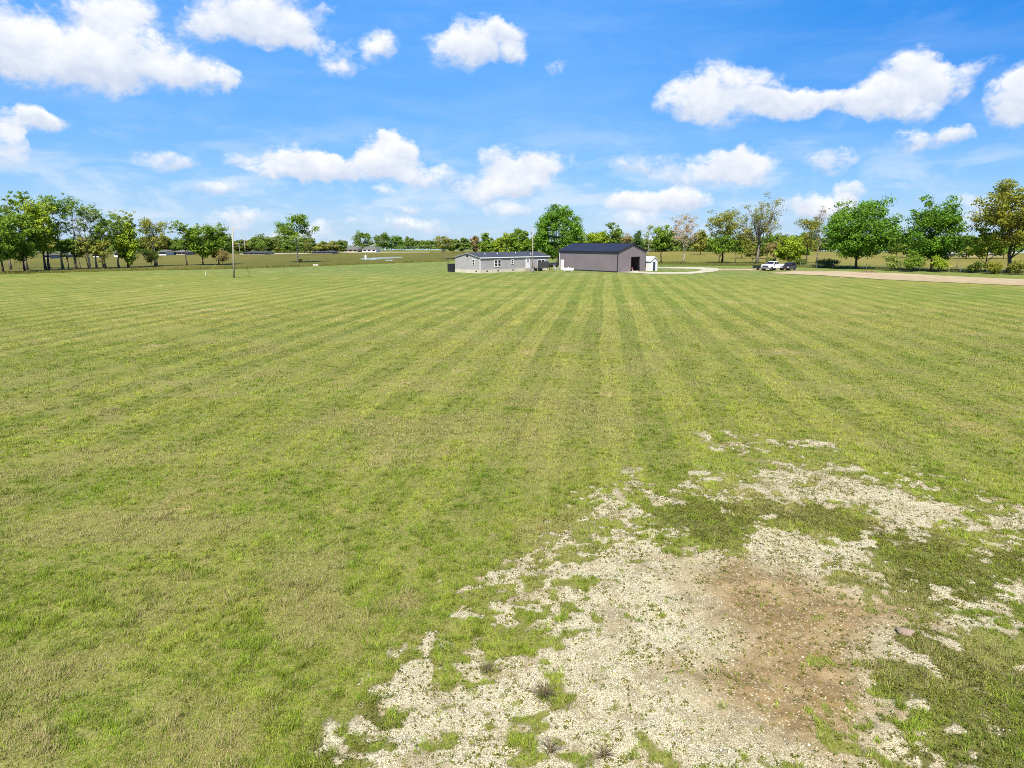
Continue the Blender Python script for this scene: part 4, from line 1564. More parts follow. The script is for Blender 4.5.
w = MB()
w.box(0, T_, 0.0, BL, -0.1, BE)
w.box(BW - T_, BW, 0.0, BL, -0.1, BE)
w.box(T_, d0, 0, T_, -0.1, BE).box(d1, BW - T_, 0, T_, -0.1, BE).box(d0, d1, 0, T_, DH, BE)
w.box(T_, BW - T_, BL - T_, BL, -0.1, BE)
for (ya, yb) in ((0, T_), (BL - T_, BL)):
    w.prism_y([(0, BE + 0.001), (BW, BE + 0.001), (BW / 2, BR)], ya, yb)
w.build('wall', M_BARN, barn)
MB().box(T_, BW - T_, T_, BL - T_, -0.08, 0.06).build('floor', M_CONC, barn)
r_ = MB()
bo = 0.28
bs = (BR - BE) / (BW / 2)
r_.prism_y([(-bo, BE - bo * bs + 0.02), (BW / 2, BR + 0.02), (BW + bo, BE - bo * bs + 0.02), (BW + bo, BE - bo * bs + 0.16),
            (BW / 2, BR + 0.17), (-bo, BE - bo * bs + 0.16)], -bo, BL + bo)
m, t = new_mat("barn_roof_ribbed")
co = t.n('ShaderNodeTexCoord').outputs['Object']
sep = t.n('ShaderNodeSeparateXYZ', {0: co})
h = t.m('LESS_THAN', t.m('FRACT', t.m('DIVIDE', sep.outputs[1], 0.30)), 0.15)
bp = t.n('ShaderNodeBump', {'Height': h, 'Strength': 0.12, 'Distance': 0.025})
k = t.lin(t.noise(co, 0.4, 4).outputs[0], 0.3, 0.7, 0.88, 1.12)
vv = t.v('SCALE', (0.017, 0.018, 0.031))
t.t.links.new(k, vv.node.inputs['Scale'])
finish(t, t.n('ShaderNodeBsdfPrincipled', {'Base Color': vv, 'Roughness': 0.55, 'Normal': bp, 'Specular IOR Level': 0.25}))
roofb = r_.build('roof', m, barn)
MB().prism_y([(BW / 2 - 0.25, BR + 0.10), (BW / 2, BR + 0.176), (BW / 2 + 0.25, BR + 0.10), (BW / 2 + 0.25, BR + 0.14),
              (BW / 2, BR + 0.215), (BW / 2 - 0.25, BR + 0.14)], -bo - 0.01, BL + bo + 0.01).build('ridge_cap', M_TRIMD, roofb)
for (a, b) in ((-0.03, -0.03), (BW - 0.1, -0.03)):
    MB().box(a, a + 0.13, b, b + 0.13, -0.05, BE - 0.12).build('corner_trim', M_TRIMD, barn)
MB().box(-0.03, 0.1, BL - 0.1, BL + 0.03, -0.05, BE - 0.12).build('corner_trim', M_WHITE, barn)
df = MB()
df.box(d0 - 0.1, d0, -0.04, T_ + 0.02, 0, DH + 0.1).box(d1, d1 + 0.1, -0.04, T_ + 0.02, 0, DH + 0.1).box(d0, d1, -0.04, T_ + 0.02, DH, DH + 0.1)
df.build('door_frame', M_TRIMD, barn)
# white walk-in door near the far end of the long wall
tw = wall_hit(BC, bu, 562.4)
wd = MB().box(-0.07, 0.02, tw - 0.48, tw + 0.48, 0.0, 2.15).build('door', M_WHITE, barn, 0.015)
MB().tube([(-0.13, tw - 0.42, 1.05), (-0.06, tw - 0.42, 1.05)], 0.035, 8).build('handle', M_METAL, wd)
MB().box(0.0 - 0.045, -0.003, 0.12, BL - 0.12, 0.0, 0.22).build('base_trim', M_TRIMD, barn)

# a dark tractor-like mower parked inside the doorway
gx_, gy_ = BC[0] + bv[0] * (d0 + d1) / 2 + bu[0] * 1.6, BC[1] + bv[1] * (d0 + d1) / 2 + bu[1] * 1.6
M_RED = plain("red_paint", (0.22, 0.03, 0.025), 0.4, 0, 0.08)
M_TYRE = plain("tyre_rubber", (0.018, 0.018, 0.018), 0.85, 0, 0.15)
mw = root('riding_mower', gx_, gy_, 0.06, TH - 0.4, "red and black riding mower in the shade of the open barn doorway", 'mower')
MB().prism_y([(-0.55, 0.35), (0.75, 0.35), (0.8, 0.6), (0.7, 0.85), (0.1, 0.9), (-0.02, 0.6), (-0.55, 0.6)], -0.3, 0.3).build('body', M_RED, mw, 0.03)
MB().box(-0.5, -0.1, -0.22, 0.22, 0.602, 0.72).box(-0.58, -0.46, -0.22, 0.22, 0.722, 1.15).build('seat', M_BLACK, mw, 0.03)
MB().tube([(0.15, 0, 0.88), (0.0, 0, 1.1)], 0.03, 6).build('steering_column', M_BLACK, mw)


def wheel(parent, x, y, z, r, wth, rimmat, name='wheel'):
    mb = MB()
    n = 20
    prof = [(-wth / 2, r * 0.62), (-wth / 2, r * 0.93), (-wth * 0.36, r), (wth * 0.36, r), (wth / 2, r * 0.93), (wth / 2, r * 0.62)]
    o = 0
    for yy, rr in prof:
        for k in range(n):
            a = 2 * math.pi * k / n
            mb.v.append((x + rr * math.cos(a), y + yy, z + rr * math.sin(a)))
    for i in range(len(prof) - 1):
        for k in range(n):
            a, b = i * n + k, i * n + (k + 1) % n
            mb.f.append((a, b, b + n, a + n))
    w_ = mb.build(name, M_TYRE, parent)
    rb = MB()
    for k in range(6):
        a = 2 * math.pi * k / 6
        rb.tube([(x, y, z), (x + r * 0.6 * math.cos(a), y, z + r * 0.6 * math.sin(a))], r * 0.11, 5)
    rb.tube([(x, y - wth * 0.42, z), (x, y + wth * 0.42, z)], r * 0.2, 10)
    for i in range(n):
        a, b = 2 * math.pi * i / n, 2 * math.pi * (i + 1) / n
        q = [(x + r * k_ * math.cos(an), y + yy, z + r * k_ * math.sin(an)) for (k_, yy, an) in
             ((0.66, -wth * 0.4, a), (0.66, -wth * 0.4, b), (0.66, wth * 0.4, b), (0.66, wth * 0.4, a))]
        rb.poly(q, [(0, 1, 2, 3)])
        q = [(x + r * k_ * math.cos(an), y, z + r * k_ * math.sin(an)) for (k_, an) in ((0.2, a), (0.2, b), (0.66, b), (0.66, a))]
        rb.poly([(p[0], p[1] + wth * 0.2, p[2]) for p in q], [(0, 1, 2, 3)])
        rb.poly([(p[0], p[1] - wth * 0.2, p[2]) for p in q], [(0, 1, 2, 3)])
    rb.build('rim', rimmat, w_)
    return w_


for (a, b, r0) in ((-0.35, -0.45, 0.28), (-0.35, 0.45, 0.28), (0.6, -0.4, 0.2), (0.6, 0.4, 0.2)):
    wheel(mw, a, b, r0, r0, 0.2, M_WHITE)

# ---------------- propane tank
gx_, gy_ = at(568.2, 272.0)
pt = root('propane_tank', gx_, gy_, 0, R(-4), "white horizontal propane tank lying low beside the long barn wall", 'tank')
MB().lathe_x([(-1.15, 0.02), (-1.12, 0.17), (-1.02, 0.29), (-0.85, 0.36), (0.85, 0.36), (1.02, 0.29), (1.12, 0.17), (1.15, 0.02)], 18, 0, 0.46).build('body', M_WHITE, pt, smooth=True)
MB().tube([(0, 0, 0.8), (0, 0, 0.98)], [0.16, 0.14], 12).build('dome', M_WHITE, pt)
for a in (-0.7, 0.7):
    MB().box(a - 0.08, a + 0.08, -0.3, 0.3, -0.05, 0.16).build('foot', M_CONC, pt)

# ---------------- white shed
SCn = at(650.3, 271.1)
shed = root('garden_shed', SCn[0], SCn[1], 0, TH, "little white garden shed with dark doorway right of the barn", 'shed')
SW_ = wall_hit(SCn, bv, 657.6)
SL_ = 2.9
SE = up(649, 261.0, SCn[1])[1]
SR = up(653, 257.2, SCn[1])[1]
w = MB()
a0, a1 = SW_ * 0.36, SW_ * 0.72
w.box(0, 0.1, 0, SL_, -0.1, SE).box(SW_ - 0.1, SW_, 0, SL_, -0.1, SE).box(0.1, SW_ - 0.1, SL_ - 0.1, SL_, -0.1, SE)
w.box(0.1, a0, 0, 0.1, -0.1, SE).box(a1, SW_ - 0.1, 0, 0.1, -0.1, SE).box(a0, a1, 0, 0.1, SE - 0.18, SE)
for (ya, yb) in ((0, 0.1), (SL_ - 0.1, SL_)):
    w.prism_y([(0, SE + 0.001), (SW_, SE + 0.001), (SW_ / 2, SR)], ya, yb)
w.build('wall', M_WHITE, shed)
ss_ = (SR - SE) / (SW_ / 2)
MB().prism_y([(-0.2, SE - 0.2 * ss_ + 0.02), (SW_ / 2, SR + 0.02), (SW_ + 0.2, SE - 0.2 * ss_ + 0.02), (SW_ + 0.2, SE - 0.2 * ss_ + 0.1),
              (SW_ / 2, SR + 0.11), (-0.2, SE - 0.2 * ss_ + 0.1)], -0.2, SL_ + 0.2).build('roof', M_WHITE, shed)
MB().box(a0 + 0.01, a1 - 0.01, 0.05, 0.09, 0.0, SE - 0.19).build('door', plain("dark_shed_door", (0.035, 0.05, 0.075), 0.5), shed)
MB().box(-0.03, 0.02, SL_ * 0.4, SL_ * 0.62, SE * 0.45, SE * 0.75).build('window', M_GLASS, shed)


# ---------------- far houses on the left
def far_house(name, px0, px1, base, top, eave, wallm, roofm, label, cat='house', depth=9.0, wins=3, rz=0.0, hip=1.5):
    xa, ya = at(px0, base)
    xb, _ = up(px1, base, ya)
    _, zt = up(px0, top, ya)
    _, ze = up(px0, eave, ya)
    L = xb - xa
    r = root(name, xa, ya, 0, rz, label, cat)
    MB().box(0, L, 0, depth, -0.1, ze).build('wall', wallm, r)
    o = 0.5
    hp = min(hip, L * 0.3)
    MB().poly([(-o, -o, ze + 0.01), (L + o, -o, ze + 0.01), (L + o, depth + o, ze + 0.01), (-o, depth + o, ze + 0.01), (hp, depth / 2, zt), (L - hp, depth / 2, zt)],
              [(3, 2, 1, 0), (0, 1, 5, 4), (1, 2, 5), (2, 3, 4, 5), (3, 0, 4)]).build('roof', roofm, r)
    for i in range(wins):
        u = L * (i + 0.5) / wins
        MB().box(u - 0.7, u + 0.7, -0.05, 0.02, ze * 0.35, ze * 0.75).build('window', M_GLASS, r)
    return r


M_GREYW = plain("grey_far_siding", (0.30, 0.28, 0.27), 0.7)
M_TANW = plain("tan_far_siding", (0.33, 0.28, 0.22), 0.7)
M_SLATE = plain("slate_far_roof", (0.055, 0.054, 0.058), 0.9, spec=0.1)
M_GREYR = plain("grey_far_roof", (0.125, 0.118, 0.11), 0.9, spec=0.1)
far_house('house', 343.5, 357.5, 252.2, 246.8, 249.6, M_TANW, M_GREYR, "far tan house with grey roof left of the white farmhouse", depth=11)
far_house('house', 362.5, 376.0, 252.2, 246.6, 249.3, M_WHITE, M_GREYR, "far white farmhouse with grey roof below the round tree", depth=11)
far_house('shed', 243, 265, 254.6, 251.2, 252.9, M_GREYW, M_SLATE, "far long low shed with dark roof right of the leftmost pole", 'shed', 12, 4)
far_house('shed', 312, 332, 253.9, 250.2, 252.2, M_GREYW, M_SLATE, "far long low shed with dark roof right of the lone tree", 'shed', 12, 4)
far_house('house', 44, 50, 258.6, 253.0, 255.2, M_GREYW, M_GREYR, "small grey house seen through the trunks of the left row", depth=6, wins=2)
far_house('house', 57, 66, 257.6, 253.2, 255.0, M_GREYW, M_GREYR, "grey walled house with grey roof seen left of the small understory trees", depth=7, wins=2)
far_house('house', 93, 99, 257.2, 252.4, 254.4, M_WHITE, M_GREYR, "small white house seen behind the rightmost understory tree", depth=6, wins=2)
far_house('house', 114, 124, 256.8, 250.8, 252.6, M_WHITE, M_GREYR, "white house with pale roof behind the bushy yellow green tree", depth=8, wins=2)
far_house('house', 159, 166, 255.4, 249.8, 251.6, M_WHITE, M_GREYR, "small white house right of the dark shrub in the left field", depth=7, wins=2)
far_house('house', 173, 186, 255.0, 250.2, 252.2, M_GREYW, M_GREYR, "far grey house left of the clump by the pole", depth=9, wins=3)
far_house('greenhouse', 955, 1004, 256.6, 252.6, 253.8, plain("pale_plastic", (0.33, 0.28, 0.20), 0.5), plain("pale_plastic_roof", (0.36, 0.31, 0.23), 0.5),
          "long pale low building far behind the trunk of the bronze oak", 'building', 9, 0, 0, 0.5)

# small white box in the far left field, marker by the pond
gx_, gy_ = at(315.8, 265.9)
ub = root('utility_box', gx_, gy_, 0, 0.2, "low pale utility box alone on the grass below the lone tree", 'box')
MB().box(-0.62, 0.62, -0.4, 0.4, -0.05, 0.32).build('body', plain("buff_box", (0.52, 0.43, 0.30), 0.6), ub, 0.03)
MB().box(-0.66, 0.66, -0.44, 0.44, 0.322, 0.40).build('lid', M_WHITE, ub, 0.02)
gx_, gy_ = at(365.6, 257.6)
wc = root('well_cover', gx_, gy_, 0, 0, "small white pointed well cover beside the far pond", 'well cover')
MB().tube([(0, 0, -0.05), (0, 0, 0.55)], [0.42, 0.38], 10).build('base', M_WHITE, wc)
MB().tube([(0, 0, 0.551), (0, 0, 0.98)], [0.42, 0.06], 10).build('lid', M_WHITE, wc)


# ---------------- poles and lines
def pole(px, base, top, label, name='utility_pole', lean=(0, 0), r=0.14, box=None, guys=(), group=None, trans=None, arm=False):
    x, y = at(px, base)
    _, H = up(px, top, y)
    r_o = root(name, x, y, 0, 0, label, 'pole', group)
    MB().tube([(0, 0, -0.3), (lean[0], lean[1], H)], [r, r * 0.68], 10).build('shaft', M_POLE, r_o, smooth=True)
    if trans is not None:
        _, z = up(px, trans, y)
        MB().tube([(-0.28, -0.02, z - 0.3), (-0.28, -0.02, z + 0.3)], 0.16, 10).build('transformer', M_METAL, r_o)
    if box is not None:
        _, z = up(px, box, y)
        MB().box(-0.15, 0.15, -0.3, -0.13, z - 0.3, z + 0.35).build('meter_box', M_METAL, r_o, 0.02)
    if arm:
        MB().box(-0.9, 0.9, -0.16, -0.06, H - 0.5, H - 0.38).build('crossarm', M_POLE, r_o)
    for (gxp, gyp) in guys:
        ex, ey = at(gxp, gyp)
        e = Vector((ex - x, ey - y, 0))
        a = Vector((lean[0], lean[1], H * 0.9))
        gw = MB().tube([a, e], 0.012, 4).build('guy_wire', M_WIRE, r_o)
        MB().tube([e, e.lerp(a, 0.26)], 0.045, 6).build('guy_guard', M_YEL, gw)
    return (x, y, H)


PA = pole(234.0, 278.0, 226.6, "tall grey wooden pole with yellow guy guards in the left field", r=0.15, trans=235.6, lean=(0.42, 0),
          guys=((209.2, 276.6), (250.0, 275.6)))
PB = pole(532.6, 272.3, 225.4, "slim pale pole rising right in front of the mobile home", r=0.11, box=270.0, trans=233.4)
PC = pole(239.8, 254.4, 242.6, "far pale utility pole right behind the tall left pole", arm=True)
PD = pole(245.4, 253.8, 236.6, "far taller utility pole against the left wood", arm=True)
x_, y_ = at(205.6, 275.4)
mp = root('marker_post', x_, y_, 0, 0, "short pale marker post beside the left guy guard", 'post')
MB().tube([(0, 0, -0.1), (0, 0, 0.7)], 0.035, 6).build('shaft', M_WHITE, mp)
MB().tube([(0, 0, 0.7), (0, 0, 0.76)], [0.05, 0.02], 6).build('cap', M_WHITE, mp)

wires = MB()


def wire(a, b, sag, r=0.011):
    a, b = Vector(a), Vector(b)
    wires.tube([a.lerp(b, i / 16) + Vector((0, 0, -4 * sag * (i / 16) * (1 - i / 16))) for i in range(17)], r, 4)


wire((PA[0], PA[1], PA[2] - 0.3), (PB[0], PB[1], PB[2] - 0.3), 2.4, 0.013)
wire((PA[0] - 0.3, PA[1], PA[2] - 0.9), (PB[0] - 0.2, PB[1], PB[2] - 1.1), 2.7, 0.013)
pl = wires.build('power_line', M_WIRE)
props(pl, "two thin sagging wires strung between the left pole and the pole by the home", 'power line')
wires = MB()
wire((PB[0], PB[1], PB[2] - 0.8), (HC[0] + hd[0] * HL * 0.8 + hw[0] * 2.5, HC[1] + hd[1] * HL * 0.8 + hw[1] * 2.5, RH - 0.1), 0.5)
sd_ = wires.build('service_wire', M_WIRE)
props(sd_, "thin wire dropping from the slim pole to the roof of the home", 'wire')

# ---------------- wire fence on the right
fl = gp([(800, 267.6), (850, 269.0), (900, 270.6), (960, 272.4), (1024, 274.6), (1090, 276.9)])
fence = root('wire_fence', fl[0][0], fl[0][1], 0, 0, "wire fence with thin pale posts along the foot of the right trees", 'fence')
pts = []
for a, b in zip(fl, fl[1:]):
    a, b = Vector(a), Vector(b)
    n = max(1, round((b - a).length / 3.4))
    pts += [a.lerp(b, i / n) for i in range(n)]
pts.append(Vector(fl[-1]))
o0 = Vector(fl[0])
for p in pts:
    q = p - o0
    MB().tube([(q.x, q.y, -0.2), (q.x, q.y, 1.25)], 0.035, 6).build('post', M_METAL, fence)
for z in (0.35, 0.75, 1.12):
    MB().tube([(p.x - o0.x, p.y - o0.y - 0.04, z) for p in pts], 0.008, 4).build('wire', M_WIRE, fence)

# yellow marker sign by the dirt road
x_, y_ = at(948.4, 275.4)
M_SIGN = plain('faded_yellow', (0.30, 0.27, 0.07), 0.6)
ys = root('marker_sign', x_, y_, 0, 0, "yellow marker post with small plate beside the dirt road", 'sign')
MB().tube([(0, 0, -0.1), (0, 0, 1.7)], 0.05, 8).build('post', M_SIGN, ys)
MB().box(-0.05, 0.6, -0.07, -0.05, 1.5, 1.7).build('plate', M_SIGN, ys)
# heap of rusty brush
x_, y_ = at(867.5, 272.6)
mb = MB()
rr_ = random.Random(4)
for i in range(60):
    a = Vector((rr_.gauss(0, 0.7), rr_.gauss(0, 0.3), rr_.uniform(0, 0.15)))
    d = rnd_dir(rr_)
    d.z = abs(d.z) * 0.25
    mb.tube([a, a + d * rr_.uniform(0.4, 1.0)], rr_.uniform(0.02, 0.06), 4)
o = mb.build('brush_pile', plain("rusty_twigs", (0.20, 0.10, 0.06), 0.9, 0, 0.25))
o.location = (x_, y_, 0.0)
props(o, "low heap of rusty brown sticks between the big maple and the dirt road", 'brush pile')


# ================================================================== VEHICLES
def vehicle_body(prof, half, taper_z, taper):
    """side profile lofted across, narrowing above the belt line"""
    rows = []
    ys = [(-1.0, 0.0), (-0.94, 1.0), (0.94, 1.0), (1.0, 0.0)]
    return rows


def loft(mb, prof, y0, y1, inset):
    """closed side profile (x,z,inset flag): inset moves a vertex towards the middle"""
    n = len(prof)
    a = [(x, y0 + inset * f, z) for x, z, f in prof]
    b = [(x, y1 - inset * f, z) for x, z, f in prof]
    mb.poly(a + b, [tuple(range(n)), tuple(reversed(range(n, 2 * n)))] + [(i, i + n, (i + 1) % n + n, (i + 1) % n) for i in range(n)])


M_TRUCKW = plain("white_car_paint", (0.66, 0.67, 0.68), 0.25, 0, 0.04)
M_MAROON = plain("maroon_car_paint", (0.032, 0.014, 0.014), 0.25, 0, 0.08)
M_RIM = plain("alloy", (0.55, 0.55, 0.56), 0.3, 0.6, 0.05)
M_GRILLE = plain("dark_grille", (0.04, 0.04, 0.045), 0.4, 0, 0.1)
M_LAMP = plain("lamp_lens", (0.6, 0.6, 0.58), 0.15, 0, 0.05)
M_TAIL = plain("tail_lens", (0.30, 0.02, 0.02), 0.2, 0, 0.05)

# pickup: local x forward
tx, ty = at(772.5, 270.4)
tk = root('pickup_truck', tx, ty, 0, R(180 + 38), "white crew cab pickup truck parked facing left under the trees", 'truck')
b = MB()
hwid = 0.98
b.box(-2.85, -0.85, -hwid, hwid, 0.55, 0.85)
b.box(-2.85, -0.85, -hwid, -hwid + 0.12, 0.851, 1.30).box(-2.85, -0.85, hwid - 0.12, hwid, 0.851, 1.30)
b.box(-2.85, -2.73, -hwid + 0.121, hwid - 0.121, 0.851, 1.30)
loft(b, [(-0.849, 0.5, 0), (2.7, 0.5, 0), (2.82, 0.75, 0), (2.78, 1.12, 0), (2.6, 1.24, 0.3), (1.35, 1.33, 0.3), (-0.849, 1.33, 0)], -hwid, hwid, 0.16)
b.build('body', M_TRUCKW, tk, 0.035)
cabm = MB()
loft(cabm, [(-0.8, 1.335, 0), (1.3, 1.335, 0), (0.62, 1.86, 1), (-0.45, 1.90, 1), (-0.72, 1.84, 1)], -hwid + 0.05, hwid - 0.05, 0.17)
cab = cabm.build('cab', M_TRUCKW, tk, 0.03)
for s in (-1, 1):
    for (xa, xb, xc, xd) in ((-0.66, 0.02, 0.02, -0.60), (0.12, 1.05, 0.60, 0.12)):
        y0, y1 = s * (hwid - 0.052), s * (hwid - 0.19)
        e = s * 0.012
        MB().poly([(xa, y0 + e, 1.38), (xb, y0 + e, 1.38), (xc, y1 + e + s * 0.02, 1.80), (xd, y1 + e + s * 0.02, 1.80),
                   (xa, y0 - s * 0.03, 1.38), (xb, y0 - s * 0.03, 1.38), (xc, y1 - s * 0.03, 1.80), (xd, y1 - s * 0.03, 1.80)],
                  [(0, 1, 2, 3), (7, 6, 5, 4), (0, 4, 5, 1), (1, 5, 6, 2), (2, 6, 7, 3), (3, 7, 4, 0)]).build('side_window', M_GLASS, cab)
MB().poly([(1.27, -0.84, 1.37), (1.27, 0.84, 1.37), (0.70, 0.72, 1.82), (0.70, -0.72, 1.82),
           (1.18, -0.84, 1.37), (1.18, 0.84, 1.37), (0.61, 0.72, 1.82), (0.61, -0.72, 1.82)],
          [(0, 1, 2, 3), (7, 6, 5, 4), (0, 4, 5, 1), (1, 5, 6, 2), (2, 6, 7, 3), (3, 7, 4, 0)]).build('windshield', M_GLASS, cab)
MB().box(2.79, 2.85, -0.62, 0.62, 0.72, 1.08).build('grille', M_GRILLE, tk)
MB().box(2.72, 2.95, -hwid - 0.01, hwid + 0.01, 0.45, 0.68).build('bumper', M_METAL, tk, 0.03)
MB().box(-2.98, -2.853, -hwid, hwid, 0.45, 0.64).build('bumper', M_METAL, tk, 0.03)
for s in (-1, 1):
    MB().box(2.74, 2.835, s * 0.8 - 0.16, s * 0.8 + 0.16, 0.80, 1.06).build('headlight', M_LAMP, tk)
    MB().box(-2.87, -2.853, s * 0.88 - 0.08, s * 0.88 + 0.08, 0.9, 1.25).build('taillight', M_TAIL, tk)
    MB().box(0.95, 1.15, s * (hwid + 0.13) - 0.11, s * (hwid + 0.13) + 0.11, 1.32, 1.52).build('mirror', M_BLACK, tk)
    for xw in (1.85, -1.95):
        MB().tube([(xw, s * (hwid - 0.28), 0.40), (xw, s * (hwid + 0.006), 0.40)], 0.47, 18).build('wheel_arch', M_BLACK, tk)
        wheel(tk, xw, s * (hwid - 0.10), 0.39, 0.39, 0.27, M_RIM)

# dark maroon car behind it
cx_, cy_ = at(788.5, 270.2)
car = root('parked_car', cx_, cy_, 0, R(180 + 48), "dark maroon car parked right behind the white pickup", 'car')
b = MB()
loft(b, [(-2.2, 0.35, 0), (2.2, 0.35, 0), (2.28, 0.6, 0), (2.15, 0.85, 0.4), (1.0, 1.0, 0.4), (-2.1, 1.04, 0.4), (-2.26, 0.8, 0)], -0.9, 0.9, 0.12)
b.build('body', M_MAROON, car, 0.04)
cm = MB()
loft(cm, [(-2.0, 1.02, 0), (1.0, 1.0, 0), (0.25, 1.55, 1), (-1.3, 1.60, 1), (-1.85, 1.45, 1)], -0.82, 0.82, 0.16)
gh = cm.build('cabin', M_MAROON, car, 0.03)
for s in (-1, 1):
    for (xa, xb, xc, xd) in ((-1.75, -0.65, -0.65, -1.6), (-0.55, 0.70, 0.20, -0.55)):
        y0, y1 = s * 0.825, s * 0.70
        MB().poly([(xa, y0, 1.06), (xb, y0, 1.06), (xc, y1, 1.50), (xd, y1, 1.50),
                   (xa, y0 - s * 0.05, 1.06), (xb, y0 - s * 0.05, 1.06), (xc, y1 - s * 0.05, 1.50), (xd, y1 - s * 0.05, 1.50)],
                  [(0, 1, 2, 3), (7, 6, 5, 4), (0, 4, 5, 1), (1, 5, 6, 2), (2, 6, 7, 3), (3, 7, 4, 0)]).build('side_window', M_GLASS, gh)
    MB().box(2.16, 2.285, s * 0.66 - 0.16, s * 0.66 + 0.16, 0.62, 0.78).build('headlight', M_LAMP, car)
    for xw in (1.4, -1.35):
        MB().tube([(xw, s * 0.6, 0.36), (xw, s * 0.906, 0.36)], 0.4, 18).build('wheel_arch', M_BLACK, car)
        wheel(car, xw, s * 0.83, 0.33, 0.33, 0.21, M_RIM)
MB().poly([(0.98, -0.7, 1.05), (0.98, 0.7, 1.05), (0.36, 0.6, 1.52), (0.36, -0.6, 1.52),
           (0.88, -0.7, 1.05), (0.88, 0.7, 1.05), (0.27, 0.6, 1.52), (0.27, -0.6, 1.52)],
          [(0, 1, 2, 3), (7, 6, 5, 4), (0, 4, 5, 1), (1, 5, 6, 2), (2, 6, 7, 3), (3, 7, 4, 0)]).build('windshield', M_GLASS, gh)
MB().box(2.2, 2.33, -0.8, 0.8, 0.36, 0.55).build('bumper', M_BLACK, car, 0.02)

# low black trailer in front of the truck
cx_, cy_ = at(760.0, 270.0)
tr = root('utility_trailer', cx_, cy_, 0, R(195), "low black utility trailer left of the white pickup", 'trailer')
MB().box(-1.3, 1.3, -0.75, 0.75, 0.48, 0.56).build('bed', M_BLACK, tr)
sd = MB()
for s in (-1, 1):
    sd.box(-1.3, 1.3, s * 0.74 - 0.03, s * 0.74 + 0.03, 0.561, 0.95)
sd.box(-1.32, -1.27, -0.705, 0.705, 0.561, 0.95)
sd.build('side_panel', M_BLACK, tr)
MB().tube([(1.3, 0, 0.5), (2.3, 0, 0.45)], 0.05, 6).build('tongue', M_BLACK, tr)
for s in (-1, 1):
    wheel(tr, -0.1, s * 0.88, 0.33, 0.33, 0.2, M_RIM)
    MB().box(-0.5, 0.3, s * 0.88 - 0.12, s * 0.88 + 0.12, 0.68, 0.72).build('fender', M_BLACK, tr)
#@SKY
# ================================================================== SKY AND LIGHT
W = bpy.data.worlds.new("World")
SC.world = W
W.use_nodes = True
W.node_tree.nodes.clear()
t = NT(W.node_tree)
sky = t.n('ShaderNodeTexSky')
sky.sky_type = 'NISHITA'
sky.sun_disc = False
sky.sun_elevation = SUN_EL
sky.sun_rotation = math.atan2(SUN_H.x, SUN_H.y)
sky.altitude = 100
sky.air_density = 1.0
sky.dust_density = 0.6
sky.ozone_density = 2.0

gen = t.n('ShaderNodeTexCoord').outputs['Generated']
dirn = t.v('NORMALIZE', gen)
sp = t.n('ShaderNodeSeparateXYZ', {0: dirn})
azi = t.m('ARCTAN2', sp.outputs[0], sp.outputs[1])
ele = t.m('ARCSINE', sp.outputs[2])
n1 = t.noise(dirn, 9.0, 4, 0.55)
n2 = t.noise(dirn, 34.0, 5, 0.6)
w1 = t.v('MULTIPLY', t.v('SUBTRACT', n1.outputs[1], (0.5, 0.5, 0.5)), (0.075, 0.05, 0))
w2 = t.v('MULTIPLY', t.v('SUBTRACT', n2.outputs[1], (0.5, 0.5, 0.5)), (0.030, 0.024, 0))
ae = t.n('ShaderNodeCombineXYZ', {0: azi, 1: ele, 2: 0.0}).outputs[0]
uv = t.v('ADD', t.v('ADD', ae, w1), w2)

